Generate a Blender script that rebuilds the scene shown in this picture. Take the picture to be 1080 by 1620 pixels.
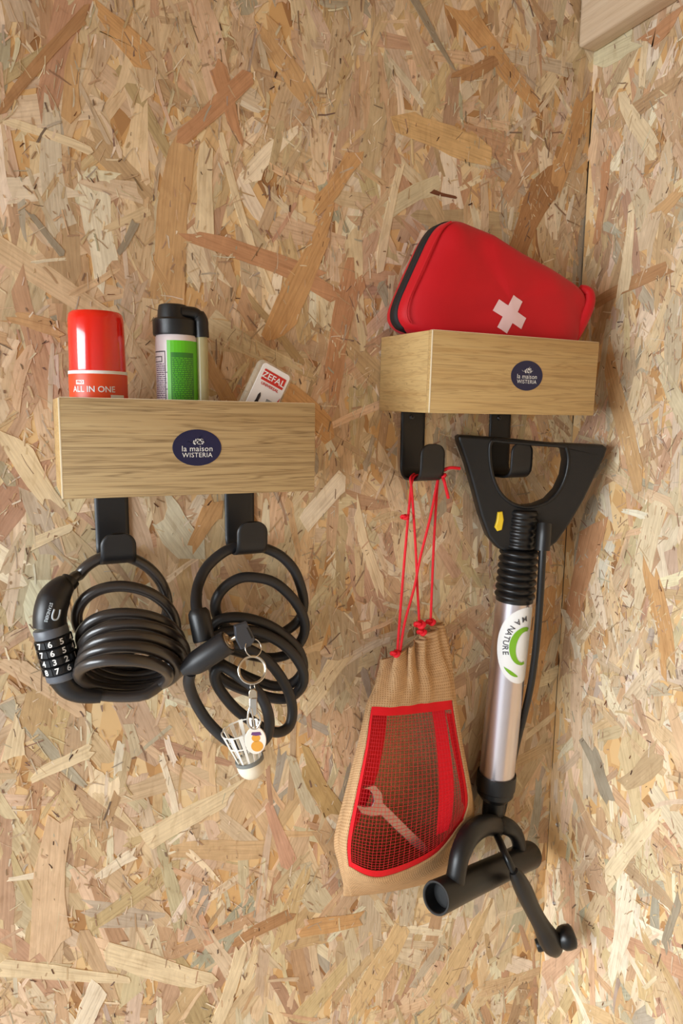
import bpy, bmesh, math, random
import numpy as np
from mathutils import Vector, Matrix
for o in list(bpy.data.objects): bpy.data.objects.remove(o, do_unlink=True)
SC = bpy.context.scene; COL = SC.collection
PI = math.pi
# ---------------------------------------------------------------- camera
FPX = 1069.63; YAW, PITCH, ROLL = .43802, -.14302, .01112
CAM = Vector((-0.02917, -0.78747, 1.52975))
fw = Vector((math.sin(YAW)*math.cos(PITCH), math.cos(YAW)*math.cos(PITCH), math.sin(PITCH)))
_r = Vector((math.cos(YAW), -math.sin(YAW), 0)); _u = _r.cross(fw)
rt = _r*math.cos(ROLL) + _u*math.sin(ROLL); up = -_r*math.sin(ROLL) + _u*math.cos(ROLL)
cd = bpy.data.cameras.new('camera'); cam = bpy.data.objects.new('camera', cd); COL.objects.link(cam)
cd.sensor_fit = 'VERTICAL'; cd.sensor_height = 36; cd.sensor_width = 24; cd.lens = FPX/1620*36
cd.clip_start = .02
cam.matrix_world = Matrix(((rt.x, up.x, -fw.x, CAM.x), (rt.y, up.y, -fw.y, CAM.y), (rt.z, up.z, -fw.z, CAM.z), (0, 0, 0, 1)))
SC.camera = cam
# ---------------------------------------------------------------- world, lights, exposure
SC.view_settings.view_transform = 'Standard'; SC.view_settings.look = 'None'
SC.view_settings.gamma = 1; SC.view_settings.exposure = -0.2; SC.view_settings.use_curve_mapping = False
w = bpy.data.worlds.new('world'); SC.world = w; w.use_nodes = True
w.node_tree.nodes['Background'].inputs[0].default_value = (.80, .90, 1.0, 1)
w.node_tree.nodes['Background'].inputs[1].default_value = 1.0
def area(name, loc, target, sx, sy, energy, col):
    l = bpy.data.lights.new(name, 'AREA'); l.shape = 'RECTANGLE'; l.size = sx; l.size_y = sy
    l.energy = energy; l.color = col
    o = bpy.data.objects.new(name, l); COL.objects.link(o); o.location = loc
    o.rotation_euler = (Vector(target)-Vector(loc)).to_track_quat('-Z', 'Y').to_euler()
    return o
# daylight: open sky seen through the shed's doorway, to the left of the picture and towards the camera side
area('doorway_left_offscreen', (-2.8, -1.05, 1.85), (0, -.55, .55), 2.2, 2.0, 260, (.90, .96, 1.0))

# ---------------------------------------------------------------- helpers
XC = 0.7234                                   # right wall plane x
def ray(px, py): return fw + rt*((px-540)/FPX) - up*((py-810)/FPX)
def PY(px, py, Y=0.0):
    d = ray(px, py); return CAM + d*((Y-CAM.y)/d.y)
def PX(px, py, X):
    d = ray(px, py); return CAM + d*((X-CAM.x)/d.x)
def spx(P): return (P-CAM).dot(fw)/FPX        # metres per pixel at a point
def lin(c):
    return tuple((x/255/12.92 if x/255 <= .04045 else ((x/255+.055)/1.055)**2.4) for x in c)
def link(o, parent=None):
    COL.objects.link(o)
    if parent is not None: o.parent = parent
    return o
def mobj(name, V, F, mat, parent=None, smooth=False, auto=None):
    me = bpy.data.meshes.new(name); me.from_pydata([tuple(v) for v in V], [], F); me.validate(); me.update()
    bm = bmesh.new(); bm.from_mesh(me); bmesh.ops.recalc_face_normals(bm, faces=bm.faces); bm.to_mesh(me); bm.free()
    return fin(name, me, mat, parent, smooth, auto)
def fin(name, me, mat, parent=None, smooth=False, auto=None):
    if mat is not None:
        me.materials.clear(); me.materials.append(mat)
    if smooth:
        me.polygons.foreach_set('use_smooth', [True]*len(me.polygons))
        if auto is not None: me.set_sharp_from_angle(angle=math.radians(auto))
    o = bpy.data.objects.new(name, me)
    if parent is not None and parent.type == 'EMPTY' or parent is not None:
        link(o); o.parent = parent; o.matrix_parent_inverse = wm(parent).inverted()
    else: link(o)
    return o
def wm(o):
    m = o.matrix_basis.copy()
    if o.parent: m = wm(o.parent) @ o.matrix_parent_inverse @ m
    return m
def thing(name, loc, label, cat, group=None):
    o = bpy.data.objects.new(name, None); link(o); o.location = loc; o.empty_display_size = .02
    o['label'] = label; o['category'] = cat
    if group: o['group'] = group
    return o
def tag(o, label=None, cat=None, group=None, kind=None):
    if label: o['label'] = label
    if cat: o['category'] = cat
    if group: o['group'] = group
    if kind: o['kind'] = kind
    return o
def bevbox(name, c, s, mat, parent=None, bev=.0008, M=None, seg=2):
    bm = bmesh.new(); bmesh.ops.create_cube(bm, size=1)
    bmesh.ops.scale(bm, vec=s, verts=bm.verts)
    if bev: bmesh.ops.bevel(bm, geom=bm.edges[:], offset=bev, segments=seg, affect='EDGES', profile=.5)
    bmesh.ops.translate(bm, vec=c, verts=bm.verts)
    if M is not None: bmesh.ops.transform(bm, matrix=M, verts=bm.verts)
    me = bpy.data.meshes.new(name); bm.to_mesh(me); bm.free()
    return fin(name, me, mat, parent, True, 30)
def catmull(pts, n=8, closed=False):
    P = [np.array(p, float) for p in pts]; out = []; N = len(P)
    rng = range(N) if closed else range(N-1)
    for i in rng:
        if closed: a, b, c, d = P[i-1], P[i], P[(i+1) % N], P[(i+2) % N]
        else: a, b, c, d = P[max(i-1, 0)], P[i], P[i+1], P[min(i+2, N-1)]
        for k in range(n):
            t = k/n
            out.append(.5*((2*b)+(c-a)*t+(2*a-5*b+4*c-d)*t*t+(3*b-a-3*c+d)*t**3))
    if not closed: out.append(P[-1])
    return out
def tubeVF(pts, rad, seg=12, closed=False, cap=True):
    P = [Vector(p) for p in pts]; N = len(P); V = []; F = []
    rad = rad if hasattr(rad, '__len__') else [rad]*N
    T = []
    for i in range(N):
        if closed: t = P[(i+1) % N]-P[i-1]
        else: t = P[min(i+1, N-1)]-P[max(i-1, 0)]
        T.append(t.normalized())
    n = T[0].orthogonal().normalized()
    for i in range(N):
        n = (n - T[i]*n.dot(T[i])).normalized(); b = T[i].cross(n)
        for k in range(seg):
            a = 2*PI*k/seg; V.append(P[i]+(n*math.cos(a)+b*math.sin(a))*rad[i])
    M = N if closed else N-1
    for i in range(M):
        j = (i+1) % N
        for k in range(seg):
            k2 = (k+1) % seg; F.append((i*seg+k, i*seg+k2, j*seg+k2, j*seg+k))
    if cap and not closed:
        F.append(tuple(range(seg))[::-1]); F.append(tuple((N-1)*seg+k for k in range(seg)))
    return V, F
def tube(name, pts, rad, mat, parent=None, seg=12, closed=False, cap=True):
    V, F = tubeVF(pts, rad, seg, closed, cap); return mobj(name, V, F, mat, parent, True, 50)
def axes(a):
    a = Vector(a).normalized(); x = a.orthogonal().normalized(); return x, a.cross(x), a
def latheVF(prof, org, axis, seg=32, xdir=None):
    a = Vector(axis).normalized(); x = Vector(xdir) if xdir is not None else a.orthogonal()
    x = (x - a*x.dot(a)).normalized(); y = a.cross(x); V = []; F = []
    org = Vector(org)
    for r, h in prof:
        for k in range(seg):
            t = 2*PI*k/seg; V.append(org + a*h + (x*math.cos(t)+y*math.sin(t))*max(r, 1e-5))
    for i in range(len(prof)-1):
        for k in range(seg):
            k2 = (k+1) % seg; F.append((i*seg+k, i*seg+k2, (i+1)*seg+k2, (i+1)*seg+k))
    return V, F
def lathe(name, prof, org, axis, mat, parent=None, seg=32, auto=35, xdir=None):
    V, F = latheVF(prof, org, axis, seg, xdir); return mobj(name, V, F, mat, parent, True, auto)
def eval_mesh(ob):
    dg = bpy.context.evaluated_depsgraph_get(); dg.update()
    return bpy.data.meshes.new_from_object(ob.evaluated_get(dg))
def frame(o, x, y):
    x = Vector(x).normalized(); y = Vector(y); y = (y-x*y.dot(x)).normalized(); z = x.cross(y); o = Vector(o)
    return Matrix(((x.x, y.x, z.x, o.x), (x.y, y.y, z.y, o.y), (x.z, y.z, z.z, o.z), (0, 0, 0, 1)))
def plane_px(M, px, py):
    n = M.col[2].to_3d(); o = M.col[3].to_3d(); d = ray(px, py)
    p = CAM + d*((o-CAM).dot(n)/d.dot(n)); q = M.inverted() @ p; return (q.x, q.y)
def extr(name, loops, depth, bev, M, mat, parent=None, res=2, auto=40):
    """2D outlines (first outer, the rest holes) extruded +-depth/2 about the frame's plane"""
    c = bpy.data.curves.new('tmp', 'CURVE'); c.dimensions = '2D'; c.fill_mode = 'BOTH'
    c.extrude = max(depth/2-bev, 0); c.bevel_depth = bev; c.bevel_resolution = res; c.offset = -bev
    for L in loops:
        s = c.splines.new('POLY'); s.points.add(len(L)-1); s.use_cyclic_u = True
        for p, q in zip(s.points, L): p.co = (q[0], q[1], 0, 1)
    ob = bpy.data.objects.new('tmp', c); COL.objects.link(ob)
    me = eval_mesh(ob); bpy.data.objects.remove(ob); bpy.data.curves.remove(c)
    me.transform(M); me.name = name
    return fin(name, me, mat, parent, True, auto)
def text2d(s, size=1.0, align='CENTER', bold=0.0, spacing=1.0):
    c = bpy.data.curves.new('tmp', 'FONT'); c.body = s; c.size = size; c.align_x = align; c.align_y = 'CENTER'
    c.offset = bold; c.space_character = spacing; c.resolution_u = 3
    ob = bpy.data.objects.new('tmp', c); COL.objects.link(ob)
    me = eval_mesh(ob); bpy.data.objects.remove(ob); bpy.data.curves.remove(c)
    V = [Vector(v.co) for v in me.vertices]; F = [tuple(p.vertices) for p in me.polygons]
    bpy.data.meshes.remove(me); return V, F
class MB:
    def __init__(s): s.V = []; s.F = []
    def add(s, V, F):
        n = len(s.V); s.V += [Vector(v) for v in V]; s.F += [tuple(i+n for i in f) for f in F]; return s
    def map(s, fn): s.V = [Vector(fn(v)) for v in s.V]; return s
    def build(s, name, mat, parent=None, smooth=False, auto=40): return mobj(name, s.V, s.F, mat, parent, smooth, auto)
def poly2d(pts):
    return [Vector((p[0], p[1], 0)) for p in pts], [tuple(range(len(pts)))]
def ell(cx, cy, rx, ry, n=40, a0=0, a1=2*PI):
    return [(cx+rx*math.cos(a0+(a1-a0)*k/n), cy+ry*math.sin(a0+(a1-a0)*k/n)) for k in range(n)]

# ---------------------------------------------------------------- materials
def nm(name):
    m = bpy.data.materials.new(name); m.use_nodes = True
    return m, m.node_tree.nodes, m.node_tree.links, m.node_tree.nodes['Principled BSDF']
def plain(name, col, rough=.5, metal=0, spec=.5, noise=.06, nscale=60, bump=0, bscale=300, coat=0, trans=0, alpha=1, sheen=0):
    m, N, L, b = nm(name); c = lin(col)
    tc = N.new('ShaderNodeTexCoord'); nz = N.new('ShaderNodeTexNoise'); nz.inputs['Scale'].default_value = nscale
    nz.inputs['Detail'].default_value = 4; L.new(tc.outputs['Object'], nz.inputs['Vector'])
    mx = N.new('ShaderNodeMix'); mx.data_type = 'RGBA'
    mx.inputs[6].default_value = (*[max(0, x*(1-noise)) for x in c], 1); mx.inputs[7].default_value = (*[min(1, x*(1+noise)) for x in c], 1)
    L.new(nz.outputs['Fac'], mx.inputs[0]); L.new(mx.outputs[2], b.inputs['Base Color'])
    b.inputs['Roughness'].default_value = rough; b.inputs['Metallic'].default_value = metal
    b.inputs['Specular IOR Level'].default_value = spec; b.inputs['Coat Weight'].default_value = coat
    b.inputs['Transmission Weight'].default_value = trans; b.inputs['Alpha'].default_value = alpha
    b.inputs['Sheen Weight'].default_value = sheen
    if bump:
        n2 = N.new('ShaderNodeTexNoise'); n2.inputs['Scale'].default_value = bscale; L.new(tc.outputs['Object'], n2.inputs['Vector'])
        bp = N.new('ShaderNodeBump'); bp.inputs['Strength'].default_value = bump; bp.inputs['Distance'].default_value = .001
        L.new(n2.outputs['Fac'], bp.inputs['Height']); L.new(bp.outputs['Normal'], b.inputs['Normal'])
    return m
def ramp(N, stops):
    r = N.new('ShaderNodeValToRGB'); e = r.color_ramp.elements
    while len(e) > 1: e.remove(e[-1])
    e[0].position = stops[0][0]; e[0].color = (*stops[0][1], 1)
    for p, c in stops[1:]:
        x = e.new(p); x.color = (*c, 1)
    return r
def wood(name, light, mid, dark, scale=(2.5, 60, 120), rough=.45, dist=.5, lines=.55):
    """long straight grain: broad bands plus thin dark pore lines"""
    m, N, L, b = nm(name)
    tc = N.new('ShaderNodeTexCoord')
    def nz(k, det, d):
        mp = N.new('ShaderNodeMapping'); mp.inputs['Scale'].default_value = tuple(x*k for x in scale); L.new(tc.outputs['Object'], mp.inputs['Vector'])
        n = N.new('ShaderNodeTexNoise'); n.inputs['Scale'].default_value = 1; n.inputs['Detail'].default_value = det; n.inputs['Distortion'].default_value = d
        L.new(mp.outputs[0], n.inputs['Vector']); return n
    n1 = nz(.45, 3, dist); n2 = nz(2.2, 2, dist*.5); n3 = nz(1.15, 2, dist)
    r1 = ramp(N, [(.32, lin(mid)), (.55, lin(light)), (.7, lin(mid))]); L.new(n1.outputs['Fac'], r1.inputs[0])
    dk = tuple(d/l for d, l in zip(lin(dark), lin(light)))
    out = r1.outputs[0]
    for n, w_, lo in ((n2, lines*.7, .5), (n3, lines, .47), (n3, lines*.8, .57)):
        r = ramp(N, [(lo-.035, (1, 1, 1)), (lo, dk), (lo+.035, (1, 1, 1))]); L.new(n.outputs['Fac'], r.inputs[0])
        mx = N.new('ShaderNodeMix'); mx.data_type = 'RGBA'; mx.blend_type = 'MULTIPLY'; mx.inputs[0].default_value = w_
        L.new(out, mx.inputs[6]); L.new(r.outputs[0], mx.inputs[7]); out = mx.outputs[2]
    L.new(out, b.inputs['Base Color']); b.inputs['Roughness'].default_value = rough
    bp = N.new('ShaderNodeBump'); bp.inputs['Strength'].default_value = .15; bp.inputs['Distance'].default_value = .0004
    L.new(n2.outputs['Fac'], bp.inputs['Height']); L.new(bp.outputs['Normal'], b.inputs['Normal'])
    return m
def strand_mat():
    m, N, L, b = nm('osb_strand')
    ca = N.new('ShaderNodeAttribute'); ca.attribute_name = 'tint'
    ga = N.new('ShaderNodeAttribute'); ga.attribute_name = 'grain'
    mp = N.new('ShaderNodeMapping'); mp.inputs['Scale'].default_value = (18, 420, 1); L.new(ga.outputs['Vector'], mp.inputs['Vector'])
    n1 = N.new('ShaderNodeTexNoise'); n1.inputs['Scale'].default_value = 1; n1.inputs['Detail'].default_value = 4; n1.inputs['Distortion'].default_value = .4
    L.new(mp.outputs[0], n1.inputs['Vector'])
    r1 = ramp(N, [(.28, (.72, .66, .60)), (.48, (.96, .95, .93)), (.72, (1.12, 1.12, 1.1))]); L.new(n1.outputs['Fac'], r1.inputs[0])
    mx = N.new('ShaderNodeMix'); mx.data_type = 'RGBA'; mx.blend_type = 'MULTIPLY'; mx.inputs[0].default_value = .75
    L.new(ca.outputs['Color'], mx.inputs[6]); L.new(r1.outputs[0], mx.inputs[7])
    tc = N.new('ShaderNodeTexCoord'); n3 = N.new('ShaderNodeTexNoise'); n3.inputs['Scale'].default_value = 28; n3.inputs['Detail'].default_value = 6
    L.new(tc.outputs['Object'], n3.inputs['Vector'])
    r3 = ramp(N, [(.3, (.86, .82, .78)), (.65, (1.06, 1.05, 1.04))]); L.new(n3.outputs['Fac'], r3.inputs[0])
    m2 = N.new('ShaderNodeMix'); m2.data_type = 'RGBA'; m2.blend_type = 'MULTIPLY'; m2.inputs[0].default_value = .8
    L.new(mx.outputs[2], m2.inputs[6]); L.new(r3.outputs[0], m2.inputs[7]); L.new(m2.outputs[2], b.inputs['Base Color'])
    mp4 = N.new('ShaderNodeMapping'); mp4.inputs['Scale'].default_value = (95, 95, 30); mp4.inputs['Rotation'].default_value = (.2, .25, 0); L.new(tc.outputs['Object'], mp4.inputs['Vector'])
    n4 = N.new('ShaderNodeTexNoise'); n4.inputs['Scale'].default_value = 1; n4.inputs['Detail'].default_value = 3; n4.inputs['Distortion'].default_value = 1.2; L.new(mp4.outputs[0], n4.inputs['Vector'])
    r4 = ramp(N, [(.35, (.87, .84, .80)), (.44, (1, 1, 1)), (.57, (1, 1, 1)), (.66, (1.10, 1.11, 1.12))]); L.new(n4.outputs['Fac'], r4.inputs[0])
    m4 = N.new('ShaderNodeMix'); m4.data_type = 'RGBA'; m4.blend_type = 'MULTIPLY'; m4.inputs[0].default_value = .7
    L.new(m2.outputs[2], m4.inputs[6]); L.new(r4.outputs[0], m4.inputs[7]); L.new(m4.outputs[2], b.inputs['Base Color'])
    b.inputs['Roughness'].default_value = .55; b.inputs['Specular IOR Level'].default_value = .35
    bp = N.new('ShaderNodeBump'); bp.inputs['Strength'].default_value = .25; bp.inputs['Distance'].default_value = .0006
    L.new(n1.outputs['Fac'], bp.inputs['Height']); L.new(bp.outputs['Normal'], b.inputs['Normal'])
    return m
def osb_base():
    m, N, L, b = nm('osb_board')
    tc = N.new('ShaderNodeTexCoord'); mp = N.new('ShaderNodeMapping'); mp.inputs['Scale'].default_value = (60, 60, 25); L.new(tc.outputs['Object'], mp.inputs['Vector'])
    v = N.new('ShaderNodeTexVoronoi'); v.inputs['Scale'].default_value = 1; L.new(mp.outputs[0], v.inputs['Vector'])
    sp = N.new('ShaderNodeSeparateColor'); L.new(v.outputs['Color'], sp.inputs[0])
    r = ramp(N, [(0, lin((150, 105, 65))), (.3, lin((205, 160, 105))), (.6, lin((220, 180, 125))), (1, lin((232, 208, 165)))])
    L.new(sp.outputs[0], r.inputs[0]); L.new(r.outputs[0], b.inputs['Base Color']); b.inputs['Roughness'].default_value = .6
    return m
M_STR = strand_mat(); M_OSB = osb_base()
M_OAK = wood('oak_laminate', (190, 164, 120), (178, 150, 106), (112, 86, 54), scale=(3.6, 40, 150), lines=.6)
M_OAK2 = wood('honey_oak_laminate', (200, 168, 114), (190, 154, 100), (134, 102, 60), scale=(3.8, 40, 130), dist=.7, lines=.42)
M_OAK3 = wood('honey_oak_side_laminate', (200, 168, 114), (190, 154, 100), (134, 102, 60), scale=(40, 8, 130), dist=.9, lines=.35)
M_EDGE = plain('pale_edge_band', (228, 214, 184), .5)
M_BEAM = wood('pale_pine', (222, 200, 172), (208, 182, 150), (186, 156, 122), scale=(90, 3, 90), rough=.5, lines=.3)
M_FLOOR = plain('grey_concrete', (188, 186, 182), .8, bump=.2, bscale=80)
M_BOUNCE = plain('neutral_bounce_grey', (196, 198, 200), .7)  # made-up grey for the unseen walls, keeps their bounce light neutral
M_BLACK = plain('black_painted_steel', (23, 24, 27), .42, 0, .5, .1, bump=.05)
M_SCREW = plain('dark_screw_steel', (88, 90, 95), .35, .9)
M_NAIL = plain('bright_zinc', (205, 205, 208), .25, 1)
M_PLASTIC = plain('black_moulded_plastic', (19, 19, 20), .40, 0, .5, .12, bump=.08, bscale=900)
M_RUBBER = plain('black_rubber', (15, 15, 16), .36)
M_CABLE = plain('smoky_black_vinyl', (46, 41, 39), .32, 0, .6, .15, 40, coat=.3)
M_CABLE2 = plain('matt_black_vinyl', (33, 32, 34), .43, 0, .5, .15, 40)
M_HOUSE = plain('lock_black_plastic', (25, 25, 28), .36, 0, .5)
M_GREYP = plain('grey_lock_plastic', (92, 96, 104), .4)
M_WHITE = plain('white_print', (238, 238, 236), .5, noise=.02)
M_LGREY = plain('silver_print', (190, 200, 208), .4)
M_NAVY = plain('navy_sticker', (20, 24, 66), .35, noise=.05)
M_CHROME = plain('chrome', (215, 212, 205), .18, 1)
M_BRASSY = plain('satin_nickel', (200, 184, 160), .3, 1)
M_ALU = plain('pink_tinted_aluminium', (222, 214, 218), .30, 1, noise=.02)

# ---------------------------------------------------------------- room shell
def struct(o): o['kind'] = 'structure'; return o
def boxVF(x0, x1, y0, y1, z0, z1):
    V = [(x, y, z) for x in (x0, x1) for y in (y0, y1) for z in (z0, z1)]
    return V, [(0, 1, 3, 2), (4, 6, 7, 5), (0, 4, 5, 1), (2, 3, 7, 6), (0, 2, 6, 4), (1, 5, 7, 3)]
wall_back = struct(mobj('wall_back', *boxVF(-1.5, XC+.0003, 0, .02, 0, 2.5), M_OSB))
wall_right = struct(mobj('wall_right', *boxVF(XC, XC+.02, -2.1, -.0035, 0, 2.5), M_OSB))
for v in wall_right.data.vertices:               # the gap to the back board closes downwards
    if v.co.y > -.1 and v.co.z < .1: v.co.y = -.0002
tm = MB(); tm.add(*boxVF(XC-.03, XC+.06, .0202, .06, 0, 2.5)); tm.add(*boxVF(XC+.0202, XC+.06, -.05, .0201, 0, 2.5))      # unseen backing, added to keep sky light out of the corner gap
struct(tm.build('gap_light_block', M_FLOOR))
struct(mobj('floor', *boxVF(-1.6, XC+.02, -2.2, .02, -.03, 0), M_FLOOR))
struct(mobj('ceiling', *boxVF(-1.6, XC+.02, -2.2, .06, 2.5, 2.53), M_OSB))
wl = MB()                                        # side wall round the open doorway
for b in [(-1.52, -1.5, -.07, .02, 0, 2.5), (-1.52, -1.5, -2.1, -1.75, 0, 2.5), (-1.52, -1.5, -1.75, -.07, 1.85, 2.5)]: wl.add(*boxVF(*b))
struct(wl.build('wall_left', M_BOUNCE))
struct(mobj('wall_front', *boxVF(-1.52, XC+.02, -2.12, -2.1, 0, 2.5), M_BOUNCE))
# batten along the top of the right wall
bm = bmesh.new(); bmesh.ops.create_cube(bm, size=1)
bmesh.ops.scale(bm, vec=(.032, 2.08, .145), verts=bm.verts)
bmesh.ops.bevel(bm, geom=bm.edges[:], offset=.006, segments=3, affect='EDGES', profile=.6)
bmesh.ops.translate(bm, vec=(XC-.016, -1.041, 2.035+.0725), verts=bm.verts)
me = bpy.data.meshes.new('trim_1'); bm.to_mesh(me); bm.free()
struct(fin('trim_1', me, M_BEAM, None, True, 40))

# ---------------------------------------------------------------- the pressed strands of the boards
rnd = random.Random(7)
TINTS = [((204, 168, 122), 22), ((212, 178, 134), 22), ((219, 189, 148), 18), ((228, 204, 168), 12), ((234, 216, 186), 6),
         ((196, 156, 110), 16), ((192, 146, 106), 9), ((180, 136, 96), 5), ((172, 156, 130), 5), ((205, 180, 146), 14)]
FINE = [((168, 128, 92), 12), ((128, 92, 64), 5), ((192, 152, 108), 16), ((222, 196, 156), 18), ((232, 214, 184), 10), ((206, 170, 124), 24), ((176, 158, 132), 8), ((100, 70, 54), 2)]
def pick(T):
    c = rnd.choices([t[0] for t in T], [t[1] for t in T])[0]; k = rnd.uniform(.94, 1.05)
    c = tuple(x*.82+m*.18 for x, m in zip(c, (214, 190, 156))); c = (c[0]+1, c[1]+7, c[2]+14)
    return lin(tuple(min(255, x*k+rnd.uniform(-5, 5)) for x in c))
def strand_outline(L, W, n):
    """irregular long sliver with torn ends, length along x"""
    k = max(2, n//2); tl, tr = rnd.uniform(-.9, .9)*W, rnd.uniform(-.9, .9)*W
    bow = rnd.uniform(-.04, .04)*L; ph = rnd.uniform(0, 6); tap0, tap1 = rnd.uniform(.35, 1), rnd.uniform(.35, 1)
    def at(t, s):
        wd = W*.5*(tap0+(tap1-tap0)*t)*(1+.10*math.sin(ph+7*t+s))*rnd.uniform(.9, 1.07)
        e = (tl if t < .5 else tr)*s*.5*(1 if t in (0, 1) else 0)
        return (L*(t-.5)+e, s*wd+bow*(4*t*(1-t)-.5))
    P = [at(i/(k-1), -1) for i in range(k)]
    if n >= 8:
        a, b = P[-1], at(1, 1); m_ = rnd.choice([2, 3, 4])
        for i in range(1, m_): P.append((a[0]+(b[0]-a[0])*i/m_+rnd.uniform(-.35, .5)*W, a[1]+(b[1]-a[1])*i/m_))
        P.append(b)
    else: P.append(at(1, 1))
    P += [at(1-i/(k-1), 1) for i in range(1, k)]
    if n >= 8:
        a, b = P[-1], P[0]; m_ = rnd.choice([2, 3, 4])
        for i in range(1, m_): P.append((a[0]+(b[0]-a[0])*i/m_+rnd.uniform(-.5, .35)*W, a[1]+(b[1]-a[1])*i/m_))
    return P
class Strands:
    def __init__(s): s.V = []; s.F = []; s.C = []; s.G = []
    def add(s, fn, cx, cz, ang, P, h, tint, thick=True):
        ca, sa = math.cos(ang), math.sin(ang); n0 = len(s.V); n = len(P); o = rnd.uniform(0, 40)
        for x, y in P: s.V.append(fn(cx+x*ca-y*sa, cz+x*sa+y*ca, h)); s.G.append((x+o, y+o, 0)); s.C.append((*tint, 1))
        s.F.append(tuple(n0+i for i in range(n)))
        if thick:
            for x, y in P: s.V.append(fn(cx+(x*1.0)*ca-y*sa, cz+x*sa+y*ca, -.0004)); s.G.append((x+o, y+o, 0)); s.C.append((*tint, 1))
            for i in range(n):
                j = (i+1) % n; s.F.append((n0+i, n0+n+i, n0+n+j, n0+j))
    def build(s, name, parent):
        me = bpy.data.meshes.new(name); me.from_pydata(s.V, [], s.F); me.update()
        a = me.attributes.new('tint', 'FLOAT_COLOR', 'POINT'); a.data.foreach_set('color', np.array(s.C, 'f').ravel())
        a = me.attributes.new('grain', 'FLOAT_VECTOR', 'POINT'); a.data.foreach_set('vector', np.array(s.G, 'f').ravel())
        return fin(name, me, M_STR, parent)
fb = lambda x, z, h: (x, -h, z)                  # back wall: in-plane (x, z)
fr = lambda y, z, h: (XC-h, y, z)                # right wall: in-plane (y, z)
def wavy(x, z): return .5+.5*math.sin(9*x+2.1*math.sin(7*z)+1)*math.cos(11*z+1.7*math.sin(8*x))
def clad(wall, fn, u0, u1, z0, z1, heroes, nind, vis):
    A = (u1-u0)*(z1-z0); cands = []; st = Strands()
    def ang(): return rnd.choice([rnd.gauss(PI/2, .55), rnd.gauss(PI/2, .3), rnd.uniform(0, PI)])
    for i in range(int(A*1000)):                  # broad strands
        L = rnd.uniform(.06, .15); W = rnd.uniform(.016, .046)
        cands.append((rnd.uniform(u0, u1), rnd.uniform(z0, z1), ang(), L, W, rnd.uniform(.0001, .0006), pick(TINTS), 10))
    for i in range(int(A*1150)):                  # medium strands
        L = rnd.uniform(.022, .07); W = rnd.uniform(.004, .016)
        cands.append((rnd.uniform(u0, u1), rnd.uniform(z0, z1), ang(), L, W, rnd.uniform(.0001, .0007), pick(TINTS), 8))
    cands = [c for c in cands if u0 < c[0]-abs(math.cos(c[2]))*c[3]/2 and c[0]+abs(math.cos(c[2]))*c[3]/2 < u1]
    big = sorted([i for i, c in enumerate(cands) if vis(c[0], c[1]) and c[5] > .0003], key=lambda i: -cands[i][3]*cands[i][4])[:max(0, nind-len(heroes))]
    bigset = set(big)
    for i, c in enumerate(cands):
        P = strand_outline(c[3], c[4], c[7])
        if i in bigset:
            s1 = Strands(); s1.add(fn, c[0], c[1], c[2], P, c[5], c[6]); s1.build('wood_strand', wall)
        else: st.add(fn, c[0], c[1], c[2], P, c[5], c[6])
    for (a, b, W, col) in heroes:
        du, dz = b[0]-a[0], b[1]-a[1]; L = math.hypot(du, dz)
        s1 = Strands(); s1.add(fn, (a[0]+b[0])/2, (a[1]+b[1])/2, math.atan2(dz, du), strand_outline(L, W*1.25, 12), rnd.uniform(.0009, .00115), lin(col)); s1.build('wood_strand', wall)
    tag(st.build('pressed_strands', wall), kind='stuff')
    s2 = Strands()
    for i in range(int(A*14000)):                 # slivers and bark specks, in drifts
        u, z = rnd.uniform(u0, u1), rnd.uniform(z0, z1)
        if wavy(u, z) < rnd.random()*.85: continue
        L = rnd.expovariate(1/.006)+.003; W = rnd.uniform(.0006, .0028); L = min(L, .025)
        if u-L/2 < u0 or u+L/2 > u1: continue
        s2.add(fn, u, z, ang(), strand_outline(L, W, 6), rnd.uniform(.0008, .0013), pick(FINE), False)
    for i in range(int(A*420)):
        u, z = rnd.uniform(u0+.01, u1-.01), rnd.uniform(z0, z1); L = rnd.uniform(.002, .008)
        s2.add(fn, u, z, ang(), strand_outline(L, L*rnd.uniform(.12, .35), 6), .00135, lin(rnd.choice([(92, 60, 42), (70, 46, 38), (120, 76, 48)])), False)
    tag(s2.build('wood_slivers', wall), kind='stuff')
BR, RU, CR, WH, GR, TN, OR, PK = (176, 134, 94), (194, 146, 108), (228, 208, 172), (236, 222, 198), (158, 146, 126), (204, 166, 120), (204, 160, 110), (218, 188, 154)
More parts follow.
